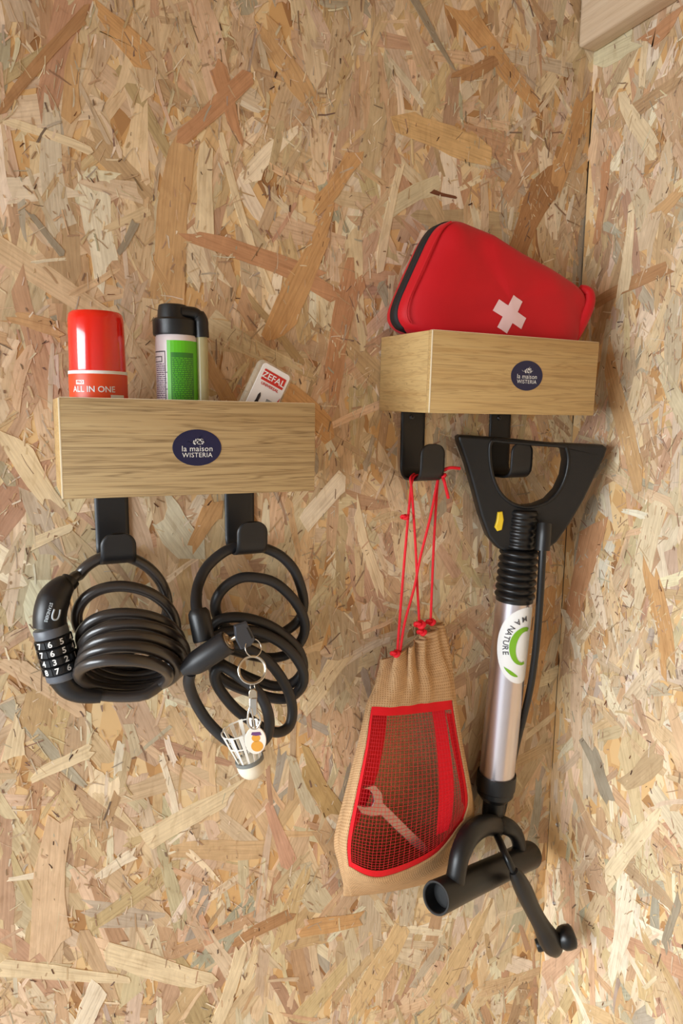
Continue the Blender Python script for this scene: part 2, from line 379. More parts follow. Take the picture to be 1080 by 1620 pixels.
HB = [(133, 22, 2, 172, 24, BR), (15, 192, 142, 238, 26, CR), (345, 110, 375, 215, 26, RU), (392, 122, 288, 218, 24, RU), (326, 232, 322, 366, 28, CR), (345, 215, 425, 465, 10, CR),
      (308, 372, 520, 452, 42, RU), (285, 235, 262, 480, 48, TN), (46, 335, 98, 402, 12, GR), (215, 350, 192, 396, 16, GR), (150, 20, 230, 90, 50, OR), (120, 70, 110, 180, 30, TN),
      (652, -5, 714, 106, 15, GR), (728, 124, 778, 98, 22, BR), (872, 268, 808, 420, 50, (172, 128, 86)), (928, 150, 880, 285, 42, OR), (725, 10, 850, 170, 44, OR), (640, 195, 760, 238, 50, (214, 178, 126)),
      (682, 303, 720, 313, 9, (118, 70, 46)), (632, 262, 600, 420, 28, CR), (396, 474, 474, 572, 18, (178, 152, 112)), (250, 440, 365, 640, 40, TN), (520, 350, 440, 520, 40, OR), (560, 430, 520, 620, 36, RU),
      (55, 1228, 140, 1188, 22, CR), (0, 1530, 195, 1548, 27, CR), (158, 1560, 118, 1645, 36, WH), (92, 1290, 75, 1500, 56, PK), (216, 1347, 160, 1384, 18, WH), (12, 1391, 58, 1384, 11, WH),
      (230, 1330, 375, 1250, 44, CR), (460, 1445, 372, 1490, 28, BR), (170, 1508, 320, 1552, 42, CR), (330, 1650, 385, 1500, 22, CR), (480, 1470, 575, 1452, 22, OR), (130, 1120, 20, 1050, 26, PK),
      (30, 1140, 20, 1200, 30, CR), (255, 1195, 280, 1290, 14, WH), (540, 760, 480, 830, 30, WH), (250, 800, 300, 870, 46, (208, 200, 176)), (560, 800, 600, 930, 34, CR), (20, 700, 85, 800, 30, CR),
      (480, 1120, 540, 1040, 30, CR), (480, 1200, 530, 1290, 40, (190, 160, 110)), (640, 1460, 560, 1600, 34, (218, 188, 142)), (760, 1450, 700, 1560, 40, (216, 188, 144)), (860, 950, 830, 1130, 36, OR), (420, 590, 520, 680, 34, OR),
      (40, 560, 20, 640, 26, PK), (340, 800, 300, 870, 30, (205, 160, 110)), (50, 860, 120, 830, 20, CR), (560, 250, 500, 330, 34, OR), (420, 40, 480, 150, 40, TN), (10, 500, 90, 520, 24, TN)]
HR = [(996, 1395, 968, 1545, 30, WH), (930, 1175, 962, 1262, 26, GR), (1045, 1195, 985, 1245, 26, (190, 164, 128)), (985, 160, 1035, 240, 30, CR), (1020, 70, 1015, 140, 18, CR), (960, 250, 945, 380, 26, RU),
      (1000, 330, 985, 470, 22, CR), (1060, 420, 940, 480, 22, BR), (950, 90, 1010, 60, 40, (214, 204, 170)), (1080, 300, 1040, 340, 20, TN), (960, 560, 1010, 760, 40, TN), (1040, 1290, 960, 1390, 26, CR),
      (1010, 600, 985, 700, 26, CR), (905, 1560, 940, 1640, 14, WH), (1030, 900, 1060, 1060, 36, OR), (940, 830, 905, 980, 34, RU), (1075, 1420, 1050, 1500, 14, GR), (1070, 30, 1020, 70, 30, RU)]
heroesB = []; heroesR = []
for (x0, y0, x1, y1, wpx, col) in HB:
    a, b = PY(x0, y0), PY(x1, y1); heroesB.append(((a.x, a.z), (min(b.x, XC-.02), b.z), wpx*spx((a+b)/2), col))
for (x0, y0, x1, y1, wpx, col) in HR:
    a, b = PX(x0, y0, XC), PX(x1, y1, XC); heroesR.append(((min(a.y, -.012), a.z), (min(b.y, -.012), b.z), wpx*spx((a+b)/2)*1.2, col))
clad(wall_back, fb, -.45, XC-.001, .42, 2.25, heroesB, 230, lambda u, z: -.06 < u and .62 < z < 2.0)
clad(wall_right, fr, -.62, -.0036, .42, 2.25, heroesR, 90, lambda u, z: -.2 < u and .6 < z < 2.03)
# screws and nails driven into the boards
def nail(name, p, n, r, label):
    prof = [(0, .0012), (r*.45, .0012), (r*.55, .0006), (r*.75, .0006), (r, .0016), (r*1.05, .0004), (r*.9, -.002), (0, -.002)]
    o = lathe(name, prof, p, n, M_NAIL, None, 14); return tag(o, label, 'screw', 'screws in the right board')
nail('wood_screw', PX(882, 1305, XC-.0012), (-1, 0, 0), .0032, 'small bright screw head in the right board beside the pump foot')
nail('wood_screw', PX(877, 1429, XC-.0012), (-1, 0, 0), .0032, 'small bright screw head in the right board above the pump valve head')
nail('wood_screw', PX(923, 782, XC-.0012), (-1, 0, 0), .0026, 'tiny screw head in the right board beside the pump handle')

# ---------------------------------------------------------------- wall shelves with hooks
W, H, D = .25, .0926, .12248; TH = .008
def shelf(name, org, roll, tilt, mat, hooks, label, stx):
    t = thing(name, org, label, 'shelf', 'wooden wall shelves')
    t.rotation_euler = (tilt, -roll, 0)
    M = t.matrix_basis.copy() if False else Matrix.Translation(org) @ t.rotation_euler.to_matrix().to_4x4()
    def pan(nm_, x0, x1, y0, y1, z0, z1, m=mat):
        return bevbox(nm_, ((x0+x1)/2, (y0+y1)/2, (z0+z1)/2), (x1-x0, y1-y0, z1-z0), m, None, .0006, None)
    ps = [pan('front_panel', 0, W, -D, -D+TH, 0, H), pan('back_panel', TH, W-TH, -.008-.001, -.001, 0, H), pan('side_panel', 0, TH, -D+TH, -.001, 0, H, M_OAK3), pan('side_panel', W-TH, W, -D+TH, -.001, 0, H, M_OAK3),
          pan('bottom_panel', TH, W-TH, -D+TH, -.009, 0, TH)]
    e = pan('edge_band', -.0006, .0012, -D-.0002, -D+.0012, .0004, H-.0004, M_EDGE); ps.append(e)
    e2 = pan('edge_band', .0006, W-.0006, -D+.0002, -D+TH-.0005, H-.0004, H+.0003, M_EDGE); ps.append(e2)
    # sticker
    stc = Vector((stx, -D-.0002, H*.505)); FM = frame(stc, (1, 0, 0), (0, 0, 1))
    s = extr('sticker', [ell(0, 0, .0242, .0179, 56)], .0004, .0001, FM, M_NAVY); ps.append(s)
    tx = MB()
    for body, sz, dy, sp, bo in (('la maison', .0078, -.0012, 1.05, 0), ('WISTERIA', .0064, -.0074, 1.08, 0)):
        V, F = text2d(body, sz, bold=bo, spacing=sp); tx.add([v+Vector((0, dy, 0)) for v in V], F)
    rr = random.Random(3)                         # small flower sprig above the words
    for k in range(15):
        cx, cy = rr.uniform(-.0065, .0065), rr.uniform(.0035, .0082); a = rr.uniform(0, PI)
        L = rr.uniform(.0008, .0016)
        tx.add(*poly2d([(cx+math.cos(q)*L*math.cos(a)-math.sin(q)*.0006*math.sin(a), cy+math.cos(q)*L*math.sin(a)+math.sin(q)*.0006*math.cos(a)) for q in [k2*PI/4 for k2 in range(8)]]))
    for sg in (-1, 1):
        V, F = tubeVF(catmull([(0, .0035, 0), (sg*.003, .0055, 0), (sg*.006, .005, 0), (sg*.0085, .0063, 0)], 4), .00022, 4); tx.add([Vector((v.x, v.y, 0)) for v in V], F[:-2])
    V, F = tubeVF(catmull([(0, .006, 0), (.002, .009, 0), (.0035, .0105, 0)], 4), .0003, 4); tx.add([Vector((v.x, v.y, 0)) for v in V], F[:-2])
    tx.map(lambda v: FM @ Vector((v.x, v.y, .0004)))
    lt = tx.build('lettering', M_WHITE)
    for o in ps:
        o.parent = t; o.matrix_parent_inverse = Matrix.Identity(4)
    lt.parent = s; lt.matrix_parent_inverse = Matrix.Identity(4)
    s['label'] = 'navy oval maker sticker with white lettering'
    Mi = M.inverted()
    for (hx, ztip, zbot) in hooks:
        zt = org[2]+.045
        path = [(-.0020, zt)]
        for k in range(1, 8): path.append((-.0020, zt+(zbot+.016-zt)*k/7))
        for k in range(1, 7):
            a = PI/2*k/6; path.append((-.018+.016*math.cos(a), zbot+.016-.016*math.sin(a)))
        path.append((-.036, zbot))
        for k in range(1, 7):
            a = PI/2*k/6; path.append((-.036-.016*math.sin(a), zbot+.016-.016*math.cos(a)))
        n = 14; zs = zbot+.016
        for k in range(1, n+1): path.append((-.052-.001*k/n, zs+(ztip-zs)*(1-(1-k/n)**2)))
        V = []; F = []; hw = .018; nx = 8
        for y, z in path:
            wv = hw
            if y < -.05 and z > ztip-.013:
                q = min(1, (z-(ztip-.013))/.013); wv = hw-.013+.013*math.sqrt(max(0, 1-q*q))
            for i in range(nx+1): V.append((hx-wv+2*wv*i/nx, y, z))
        for j in range(len(path)-1):
            for i in range(nx): F.append((j*(nx+1)+i, j*(nx+1)+i+1, (j+1)*(nx+1)+i+1, (j+1)*(nx+1)+i))
        h = mobj('hook', V, F, M_BLACK, None, True, 40)
        md = h.modifiers.new('thick', 'SOLIDIFY'); md.thickness = .0024; md.offset = 0
        h.parent = t; h.matrix_parent_inverse = Mi; h['label'] = 'black flat steel hook'
        sz = org[2]-.008
        sc_ = lathe('screw', [(0, .0022), (.0010, .0012), (.0014, .0022), (.0026, .0020), (.0036, .0004), (.0034, -.001)], (hx-.003, -.0033, sz), (0, -1, 0), M_SCREW, None, 16)
        sc_.parent = h
        sc_.matrix_parent_inverse = Matrix.Identity(4)
    return t
shelf('wall_shelf', Vector((0, 0, 1.45)), -.0059, 0, M_OAK, [(.0555, 1.4030, 1.3690), (.2025, 1.4072, 1.3680)], 'wooden box shelf holding two spray cans, with cable locks on its hooks', .1245)
stR = PY(832, 595, -D); 
shelf('wall_shelf', Vector((.3914, 0, 1.5356)), -.0023, .0243, M_OAK2, [(.4428, 1.4936, 1.4465), (.5866, 1.4942, 1.4465)], 'wooden box shelf holding a red pouch, with a bag and pump hanging below', stR.x-.3914)

# ---------------------------------------------------------------- combination cable lock
def px3(L): return [tuple(PY(*p)) for p in L]
lockA = thing('cable_lock', PY(190, 885, -.03), 'coiled black combination cable lock with number dials hanging from a hook', 'cable lock', 'bicycle cable locks')
EL = [(187, 947, 74, 69, -.031, .004), (200, 985, 76, 57, -.045, .010), (207, 1017, 78, 46, -.055, .020), (212, 1030, 81, 42, -.063, .026), (212, 1044, 81, 38, -.072, .029), (206, 1056, 80, 33, -.081, .031), (195, 1069, 71, 25, -.091, .033)]
def elp(k):
    k = min(max(k, 0), len(EL)-1.0001); i = int(k); t = k-i; return [a+(b-a)*t for a, b in zip(EL[i], EL[i+1])]
path = [PY(106, 927, -.043), PY(118, 913, -.039)]
us = np.arange(.09, 6.62, .03)
for u_ in us:
    cx, cy, rx, ry, Yc, dY = elp(u_-.25); th = PI-2*PI*u_
    path.append(PY(cx+rx*math.cos(th), cy-ry*math.sin(th), Yc-dY*math.sin(th)))
path += [PY(232, 1098, -.075), PY(205, 1102, -.072), PY(172, 1101, -.07), PY(150, 1098, -.068)]
tube('cable', catmull(path, 2), .0061, M_CABLE, lockA, 14)
hp = [PY(108, 922, -.044), PY(98, 930, -.047), PY(88, 943, -.05), PY(82, 958, -.053), PY(79, 974, -.055), PY(79, 990, -.056)]
sA = spx(PY(90, 980, -.055))
hc = catmull(hp, 6); nH = len(hc)
def rr_(t): return (.0088+.0075*min(1, t*2.2)**.7)
hb = tube('housing', hc, [rr_(i/(nH-1)) for i in range(nH)], M_HOUSE, lockA, 24)
tube('sleeve', catmull([PY(112, 917, -.042), PY(108, 922, -.044), PY(104, 925, -.045)], 4), .0098, M_RUBBER, lockA, 18)
# dials: axis from top of housing to the tail piece
dA, dB = PY(79, 992, -.056), PY(102, 1074, -.062); ax = (dB-dA).normalized(); Ld = (dB-dA).length
viewd = (CAM-(dA+dB)/2).normalized(); dx = (viewd-ax*viewd.dot(ax)).normalized(); dy = ax.cross(dx)
lathe('collar', [(.0001, 0), (.0163, 0), (.0170, .001), (.0170, Ld*.16), (.0001, Ld*.16)], dA, ax, M_GREYP, lockA, 28)
SG = 1 if dy.dot(rt) < 0 else -1
digs = ['4567', '4567', '1234', '5678']
for q in range(4):
    h0 = Ld*(.18+.165*q); hh = Ld*.150; R_ = .0186
    prof = [(.0001, 0), (R_*.93, 0), (R_, hh*.12), (R_, hh*.88), (R_*.93, hh), (.0001, hh)]
    dl = lathe('number_dial', prof, dA+ax*h0, ax, M_HOUSE, lockA, 30, 30)
    dg = MB(); rib = MB()
    for k, ch in enumerate(digs[q]):
        an = (k-1.6)*.62*SG; cxd = dx*math.cos(an)+dy*math.sin(an); tg = -dx*math.sin(an)+dy*math.cos(an)
        V, F = text2d(ch, .0090, bold=.0002)
        o_ = dA+ax*(h0+hh/2)+cxd*(R_+.0003)
        s_ = 1 if tg.dot(rt) > 0 else -1
        dg.add([o_+tg*s_*v.x-ax*v.y*.95 for v in V], F)
        mc = math.cos(an+.33); ms = math.sin(an+.33); c2 = dx*mc+dy*ms; t2 = -dx*ms+dy*mc; o2 = dA+ax*(h0+hh*.5)+c2*R_
        rib.add([o2+t2*sx*.0012+ax*sz*hh*.4+c2*sy*.0007 for sx in (-1, 1) for sy in (-1, 1) for sz in (-1, 1)], boxVF(0, 1, 0, 1, 0, 1)[1])
    dg.build('digits', M_WHITE, dl); rib.build('grip_ribs', M_HOUSE, dl)
lathe('collar', [(.0001, 0), (.0170, 0), (.0170, Ld*.1), (.0158, Ld*.13), (.0001, Ld*.13)], dA+ax*Ld*.85, ax, M_GREYP, lockA, 28)
tp = catmull([dA+ax*Ld*.97, PY(110, 1086, -.064), PY(125, 1095, -.066), PY(142, 1099, -.068), PY(160, 1100.5, -.069)], 6)
tube('tail_sleeve', tp, [.0155-.0077*min(1, (i/(len(tp)-1))*1.05)**.8 for i in range(len(tp))], M_HOUSE, lockA, 22)
# printed mark on the housing
mc = PY(88, 965, -.055); vd = (CAM-mc).normalized()
pa = (PY(81, 985, -.055)-PY(95, 940, -.055)).normalized(); FMk = frame(mc+vd*.0158, pa, vd.cross(pa))
from mathutils.bvhtree import BVHTree
hbv = BVHTree.FromPolygons([v.co.copy() for v in hb.data.vertices], [tuple(p.vertices) for p in hb.data.polygons])
def on_house(v, lift=.0004):
    p = FMk @ Vector((v.x, v.y, .02)); h_ = hbv.ray_cast(p, -vd); return (h_[0] if h_[0] is not None else p-vd*.02)+vd*lift
lg = MB(); V, F = text2d('STANDERS', .0042, bold=.0001); lg.add([on_house(Vector((v.x-.001, v.y-.0058, 0))) for v in V], F)
lg.build('lettering', M_LGREY, hb)
U = [(-.0055, .0042), (-.0005, .0048), (.004, .0045), (.0058, .0022), (.0048, -.0002), (.001, -.0012), (-.0045, -.001)]
V, F = tubeVF(catmull([on_house(Vector((a-.001, b-.0002, 0)), .0) for a, b in U], 5), .0010, 8); mobj('emblem', V, F, M_LGREY, hb, True)

# ---------------------------------------------------------------- keyed cable lock
lockB = thing('cable_lock', PY(398, 872, -.03), 'matt black keyed cable lock with key and keyring hanging from a hook', 'cable lock', 'bicycle cable locks')
def zb(x, y): return (280+x*.284, 780+y*.284)
TR = [(75, 1000, -.106), (65, 1060, -.098), (95, 1150, -.085), (160, 1260, -.085), (240, 1345, -.087), (320, 1400, -.09), (400, 1418, -.093), (470, 1390, -.096), (508, 1335, -.098), (512, 1255, -.099), (485, 1165, -.097), (430, 1085, -.092),
      (360, 1035, -.086), (300, 990, -.08), (248, 966, -.076), (212, 995, -.074), (217, 1055, -.074), (262, 1130, -.075), (330, 1207, -.076), (405, 1263, -.078), (485, 1312, -.08), (560, 1333, -.08), (618, 1305, -.078), (640, 1245, -.076), (638, 1170, -.074),
      (608, 1080, -.072), (560, 1000, -.07), (500, 932, -.069), (420, 880, -.068), (330, 850, -.066), (240, 870, -.062), (195, 940, -.058), (230, 1020, -.054), (320, 1075, -.052), (420, 1110, -.052), (530, 1142, -.054), (620, 1142, -.056), (690, 1085, -.058),
      (705, 1010, -.06), (680, 945, -.061), (620, 870, -.062), (540, 812, -.062), (440, 772, -.061), (330, 765, -.058), (230, 790, -.054), (190, 850, -.050), (220, 930, -.046), (320, 990, -.043), (430, 1040, -.042), (540, 1075, -.043), (640, 1060, -.046), (700, 990, -.049),
      (690, 905, -.051), (640, 830, -.052), (540, 752, -.053), (430, 707, -.053), (320, 692, -.050), (225, 712, -.045), (195, 780, -.041), (230, 840, -.037), (330, 880, -.034), (440, 910, -.033), (540, 918, -.034), (630, 890, -.036), (695, 815, -.039),
      (712, 735, -.041), (688, 655, -.042), (630, 572, -.043), (540, 497, -.043), (440, 471, -.042), (350, 474, -.041), (270, 520, -.039), (220, 590, -.036), (217, 665, -.033), (260, 740, -.030), (350, 790, -.027), (460, 810, -.025), (560, 790, -.024), (640, 745, -.025),
      (688, 690, -.027), (705, 615, -.029), (692, 530, -.031), (652, 430, -.032), (580, 352, -.032), (490, 308, -.031), (405, 296, -.031), (330, 302, -.031), (255, 332, -.032), (168, 410, -.036), (118, 510, -.048), (106, 600, -.068), (115, 680, -.086)]
cb = catmull([PY(*zb(x, y), Y) for x, y, Y in TR], 4)
tube('cable', cb, .0062, M_CABLE2, lockB, 14)
bA, bB = PY(*zb(92, 955), -.106), PY(*zb(285, 826), -.122); bax = (bB-bA).normalized(); bl = (bB-bA).length
lathe('lock_barrel', [(.0001, -.013), (.007, -.013), (.0088, -.008), (.0122, .002), (.0128, .008), (.0128, bl-.002), (.0118, bl), (.0102, bl), (.0100, bl-.0012), (.0001, bl-.0012)], bA, bax, M_CABLE2, lockB, 30)
cyl = lathe('keyhole_plate', [(.0001, .0022), (.0040, .0022), (.0045, .0010), (.0072, .0010), (.0078, .0018), (.0096, .0014), (.0098, -.001), (.0001, -.001)], bB-bax*.0006, bax, M_BRASSY, lockB, 28)
sT, sB = PY(*zb(118, 655), -.086), PY(*zb(150, 815), -.096); sax = (sB-sT).normalized(); sl = (sB-sT).length
lathe('socket', [(.0001, -.002), (.0085, -.002), (.0112, .002), (.0116, .006), (.0116, sl), (.0108, sl+.002), (.0001, sl+.002)], sT, sax, M_PLASTIC, lockB, 26)
# key in the lock
M_KEYP = plain('slate_key_plastic', (58, 62, 70), .35)
kc = bB+bax*.010; key = thing('key', bB, 'dark plastic-headed key standing in the cable lock', 'key')
KF = frame(PY(*zb(368, 790), -.129), PY(*zb(430, 770), -.129)-PY(*zb(318, 800), -.129), (0, 0, 1))
def kz(M, L): return [plane_px(M, *zb(x, y)) for x, y in L]
extr('key_head', [kz(KF, [(318, 738), (385, 716), (432, 812), (405, 850), (352, 868), (322, 810)])], .0065, .0012, KF, M_KEYP, key)
extr('key_slot', [kz(KF, [(380, 745), (388, 743), (418, 800), (410, 806)])], .0072, .0002, KF, M_RUBBER, key)
tube('key_shank', [bB-bax*.002, PY(*zb(330, 800), -.129)], .0022, M_BRASSY, key, 10)
# keyring with clip and tag
ring = thing('keyring', PY(*zb(418, 985), -.134), 'steel split ring with swivel clip and round tag on the key', 'keyring')
def ringpts(cx, cy, rad_px, Y, tiltv=(0, 0, 0), n=36):
    c = PY(*zb(cx, cy), Y); r_ = rad_px*.284*spx(c); vd_ = (CAM-c).normalized()+Vector(tiltv); x = rt; x = (x-vd_*x.dot(vd_)/vd_.dot(vd_)).normalized(); y = vd_.normalized().cross(x)
    return [c+(x*math.cos(2*PI*k/n)+y*math.sin(2*PI*k/n))*r_ for k in range(n)]
tube('small_ring', ringpts(424, 862, 50, -.1325, (.5, 0, .1)), .0006, M_CHROME, ring, 8, True)
tube('split_ring', ringpts(418, 985, 76, -.1345), .0010, M_CHROME, ring, 10, True)
tube('split_ring', ringpts(418, 985, 70, -.1339), .0008, M_BRASSY, ring, 10, True)
tube('chain_link', ringpts(420, 1080, 24, -.1350, (1.2, 0, 0)), .0006, M_CHROME, ring, 8, True)
CF = frame(PY(*zb(420, 1180), -.142), rt, up)
extr('clip_swivel', [kz(CF, [(400, 1105), (410, 1092), (432, 1090), (446, 1105), (447, 1140), (400, 1140)])], .0035, .0006, CF, M_BRASSY, ring)
extr('clip_body', [kz(CF, [(402, 1140), (446, 1140), (446, 1230), (420, 1245), (402, 1205)])], .0045, .0008, CF, M_CHROME, ring)
tube('clip_hook', catmull([CF @ Vector((*plane_px(CF, *zb(x, y)), 0)) for x, y in [(446, 1215), (462, 1245), (462, 1280), (440, 1312), (410, 1308), (394, 1280), (396, 1230), (406, 1190)]], 5), .0013, M_CHROME, ring, 8)
tube('clip_gate', [CF @ Vector((*plane_px(CF, *zb(x, y)), .002)) for x, y in [(414, 1195), (424, 1250), (434, 1315)]], .0010, M_CHROME, ring, 8)
TF = frame(PY(*zb(437, 1375), -.148), rt, up); M_TAG = plain('cream_enamel', (232, 218, 204), .3)
tl = [(437+60*math.cos(a), 1377+76*math.sin(a)) for a in np.linspace(0, 2*PI, 36, endpoint=False)]
tg_ = extr('tag', [kz(TF, tl)], .0024, .0006, TF, M_TAG, ring)
M_ORG = plain('orange_print', (214, 150, 52), .4); M_PUR = plain('purple_print', (104, 60, 108), .4)
pr = MB()
for (cx, cy, rx, ry) in [(447, 1408, 34, 30), (440, 1362, 24, 22)]:
    pr.add(*poly2d([plane_px(TF, *zb(cx+rx*math.cos(a), cy+ry*math.sin(a))) for a in np.linspace(0, 2*PI, 20, endpoint=False)]))
pr.map(lambda v: TF @ Vector((v.x, v.y, .00135))); pr.build('orange_print', M_ORG, tg_)
pr = MB(); pr.add(*poly2d([plane_px(TF, *zb(x, y)) for x, y in [(412, 1345), (418, 1330), (462, 1328), (470, 1345), (440, 1350)]]))
pr.map(lambda v: TF @ Vector((v.x, v.y, .0016))); pr.build('purple_print', M_PUR, tg_)
# shuttlecock charm
sh = thing('shuttlecock_charm', PY(*zb(410, 1500), -.128), 'small white shuttlecock charm with rounded cork hanging under the keyring', 'charm')
M_FEA = plain('white_plastic_feather', (236, 232, 222), .45); M_CORK = plain('ivory_cork', (232, 222, 200), .5); M_BAND = plain('grey_band', (120, 122, 118), .5)
c0 = PY(*zb(412, 1515), -.121); t0 = PY(*zb(352, 1308), -.117); sxa = (t0-c0).normalized(); sl_ = (t0-c0).length; rc = 78*.284*spx(c0)
lathe('cork', [(.0001, -rc)]+[(rc*math.sin(a), -rc*math.cos(a)) for a in np.linspace(.15, PI/2, 10)]+[(rc*1.0, rc*.45), (rc*.94, rc*.5), (.0001, rc*.5)], c0, sxa, M_CORK, sh, 28, 40)
lathe('band', [(rc*.9, rc*.3), (rc*1.03, rc*.3), (rc*1.03, rc*.56), (rc*.9, rc*.56)], c0, sxa, M_BAND, sh, 28)
xx, yy, zz = axes(sxa)
for k in range(12):
    a = 2*PI*k/12; d = xx*math.cos(a)+yy*math.sin(a); tn = zz.cross(d)
    p0 = c0+zz*rc*.45+d*rc*.85; p1 = t0+d*rc*1.38; V = []
    for i, (wv) in enumerate((.0010, .0012, .0015, .0020, .0024)):
        p = p0.lerp(p1, i/4)
        for s1 in (-1, 1):
            for s2 in (-1, 1): V.append(p+tn*wv*s1+d*.0004*s2)
    F = []
    for i in range(4):
        b_ = i*4; F += [(b_, b_+1, b_+5, b_+4), (b_+2, b_+6, b_+7, b_+3), (b_, b_+4, b_+6, b_+2), (b_+1, b_+3, b_+7, b_+5)]
    F += [(0, 2, 3, 1), (16, 17, 19, 18)]
    mobj('feather', V, F, M_FEA, sh)
for fr_ in (.55, .97):
    p = c0+zz*rc*.45; ce = p.lerp(t0, fr_); rad_ = rc*.85+(rc*1.38-rc*.85)*fr_
    tube('skirt_ring', [ce+(xx*math.cos(2*PI*k/30)+yy*math.sin(2*PI*k/30))*rad_ for k in range(30)], .0007, M_FEA, sh, 6, True)

# ---------------------------------------------------------------- things standing in the left shelf
zin = 1.45+TH+.0012
M_CAP = plain('glossy_red_cap', (226, 34, 20), .14, 0, .5, .03, coat=.5); M_ORL = plain('orange_label', (226, 74, 30), .4, noise=.03)
Yc = -.063; cL, cR = PY(110, 545, Yc), PY(200, 545, Yc); rcan = (cR.x-cL.x)/2*1.0
ctop = PY(152, 492, Yc-.01); ccx = (cL.x+cR.x)/2; bx_ = PY(157, 625, Yc).x
can = thing('spray_can', (bx_, Yc, zin), 'spray can with glossy red cap and orange label in the shelf box', 'spray can')
axc = Vector((ccx-bx_-.0015, 0, .12)).normalized(); o_ = Vector((bx_, Yc, zin+.001))
zt = (ctop.z-o_.z)/axc.z; zband = (PY(155, 586, Yc-rcan).z-o_.z)/axc.z
rb_ = rcan*1.04
lathe('can_body', [(.0001, 0), (rb_*.93, 0), (rb_*.98, .003), (rb_, .006), (rb_, zband-.004), (rb_*.98, zband-.001), (.0001, zband-.001)], o_, axc, M_ORL, can, 48)
lathe('rim_band', [(rb_*.9, zband-.003), (rb_*1.005, zband-.003), (rb_*1.005, zband), (rb_*.9, zband)], o_, axc, M_WHITE, can, 48)
lathe('cap', [(rcan*1.0, zband), (rcan*1.01, zband+.001), (rcan*.985, zt-.008), (rcan*.96, zt-.003), (rcan*.88, zt-.0006), (rcan*.6, zt), (.0001, zt)], o_, axc, M_CAP, can, 48, 40)
def wrap(o, ax_, rad, base_ang, xd):
    """flat (arc, height) to a point on a cylinder"""
    ax_ = Vector(ax_).normalized(); x = Vector(xd); x = (x-ax_*x.dot(ax_)).normalized(); y = ax_.cross(x)
    return lambda v, lift=.0002: o+ax_*v.y+(x*math.cos(base_ang+v.x/rad)+y*math.sin(base_ang+v.x/rad))*(rad+lift)
tocam = CAM-(o_+axc*.06)
wr = wrap(o_, axc, rb_, 0, tocam)
lb = MB(); V, F = text2d('ALL IN ONE', .0080, bold=.0001); hzt = (PY(150, 616, Yc-rcan).z-o_.z)
lb.add([wr(Vector((v.x-.0055, v.y+hzt, 0))) for v in V], F); lb.build('lettering', M_WHITE, can)
hz2 = (PY(130, 604, Yc-rcan).z-o_.z)
lb = MB()
for k in range(6):
    a0, a1 = -.0205+.009*k/6-.002, -.0205+.009*(k+1)/6-.002
    lb.add([wr(Vector((a, b+hz2, 0))) for a, b in ((a0, -.002), (a1, -.002), (a1, .002), (a0, .002))], [(0, 1, 2, 3)])
lb.build('badge', M_WHITE, can)
lb = MB(); V, F = text2d('PRO', .0036, bold=.0001); lb.add([wr(Vector((v.x-.018, v.y+hz2, 0)), .0004) for v in V], F); lb.build('badge_text', M_ORL, can)
# white scroll on the lower label edge
hz3 = PY(190, 626, Yc-rcan).z-o_.z
lb = MB(); 
for k in range(8):
    a0, a1 = .011+.016*k/8, .011+.016*(k+1)/8
    lb.add([wr(Vector((a, b+hz3, 0))) for a, b in ((a0, -.012), (a1, -.012), (a1, .0005), (a0, .0005))], [(0, 1, 2, 3)])
lb.build('label_patch', M_WHITE, can)

Yg = -.06; gL, gR = PY(247, 590, Yg), PY(314, 590, Yg); rg = (gR.x-gL.x)/2; gx = (gL.x+gR.x)/2
g = thing('puncture_spray', (gx, Yg, zin), 'small green and white puncture spray with black valve head and clear hose', 'spray can')
go = Vector((gx, Yg, zin+.001)); gz = PY(285, 524, Yg-rg*.6).z-go.z; gtop = PY(280, 481, Yg-.01).z-go.z
M_GRN = plain('bright_green_label', (96, 196, 30), .4, noise=.03); M_GDK = plain('dark_green_print', (52, 128, 40), .45); M_PINKW = plain('white_label', (226, 214, 214), .4, noise=.03)
lathe('can_body', [(.0001, 0), (rg*.9, 0), (rg, .004), (rg, gz-.012), (rg*.985, gz-.006), (rg*.9, gz), (rg*.8, gz+.001), (.0001, gz+.001)], go, (0, 0, 1), M_PINKW, g, 40)
tc_ = CAM-go; wg = wrap(go, (0, 0, 1), rg, 0, tc_)
def patch(a0, a1, h0, h1, mat, name, lift, parent, fn, n=14):
    m_ = MB()
    for k in range(n):
        x0, x1 = a0+(a1-a0)*k/n, a0+(a1-a0)*(k+1)/n
        m_.add([fn(Vector(v), lift) for v in ((x0, h0, 0), (x1, h0, 0), (x1, h1, 0), (x0, h1, 0))], [(0, 1, 2, 3)])
    return m_.build(name, mat, parent, True)
patch(-.0105, .040, .003, gz-.010, M_GRN, 'green_label', .0002, g, wg)
dk_ = patch(-.0065, .0175, .01, gz-.022, M_GDK, 'green_text_panel', .0003, g, wg)
tl_ = MB(); rr2 = random.Random(5)
for i in range(46):                                  # fine print, too small to read
    z_ = gz-.028-i*.0019; x = -.0055
    if z_ < .012: break
    while x < .0155:
        l_ = rr2.uniform(.001, .004); tl_.add([wg(Vector(v), .0004) for v in ((x, z_, 0), (min(x+l_, .0165), z_, 0), (min(x+l_, .0165), z_+.0008, 0), (x, z_+.0008, 0))], [(0, 1, 2, 3)]); x += l_+.0008
tag(tl_.build('fine_print', M_GRN, g), kind='stuff')
tl_ = MB()
for i in range(40):
    z_ = gz-.034-i*.0021
    if z_ < .012: break
    x = -.0265
    while x < -.0135:
        l_ = rr2.uniform(.001, .004); tl_.add([wg(Vector(v), .0004) for v in ((x, z_, 0), (x+l_, z_, 0), (x+l_, z_+.0009, 0), (x, z_+.0009, 0))], [(0, 1, 2, 3)]); x += l_+.0009
M_DINK = plain('violet_ink', (120, 92, 120), .5)
tag(tl_.build('fine_print', M_DINK, g), kind='stuff')
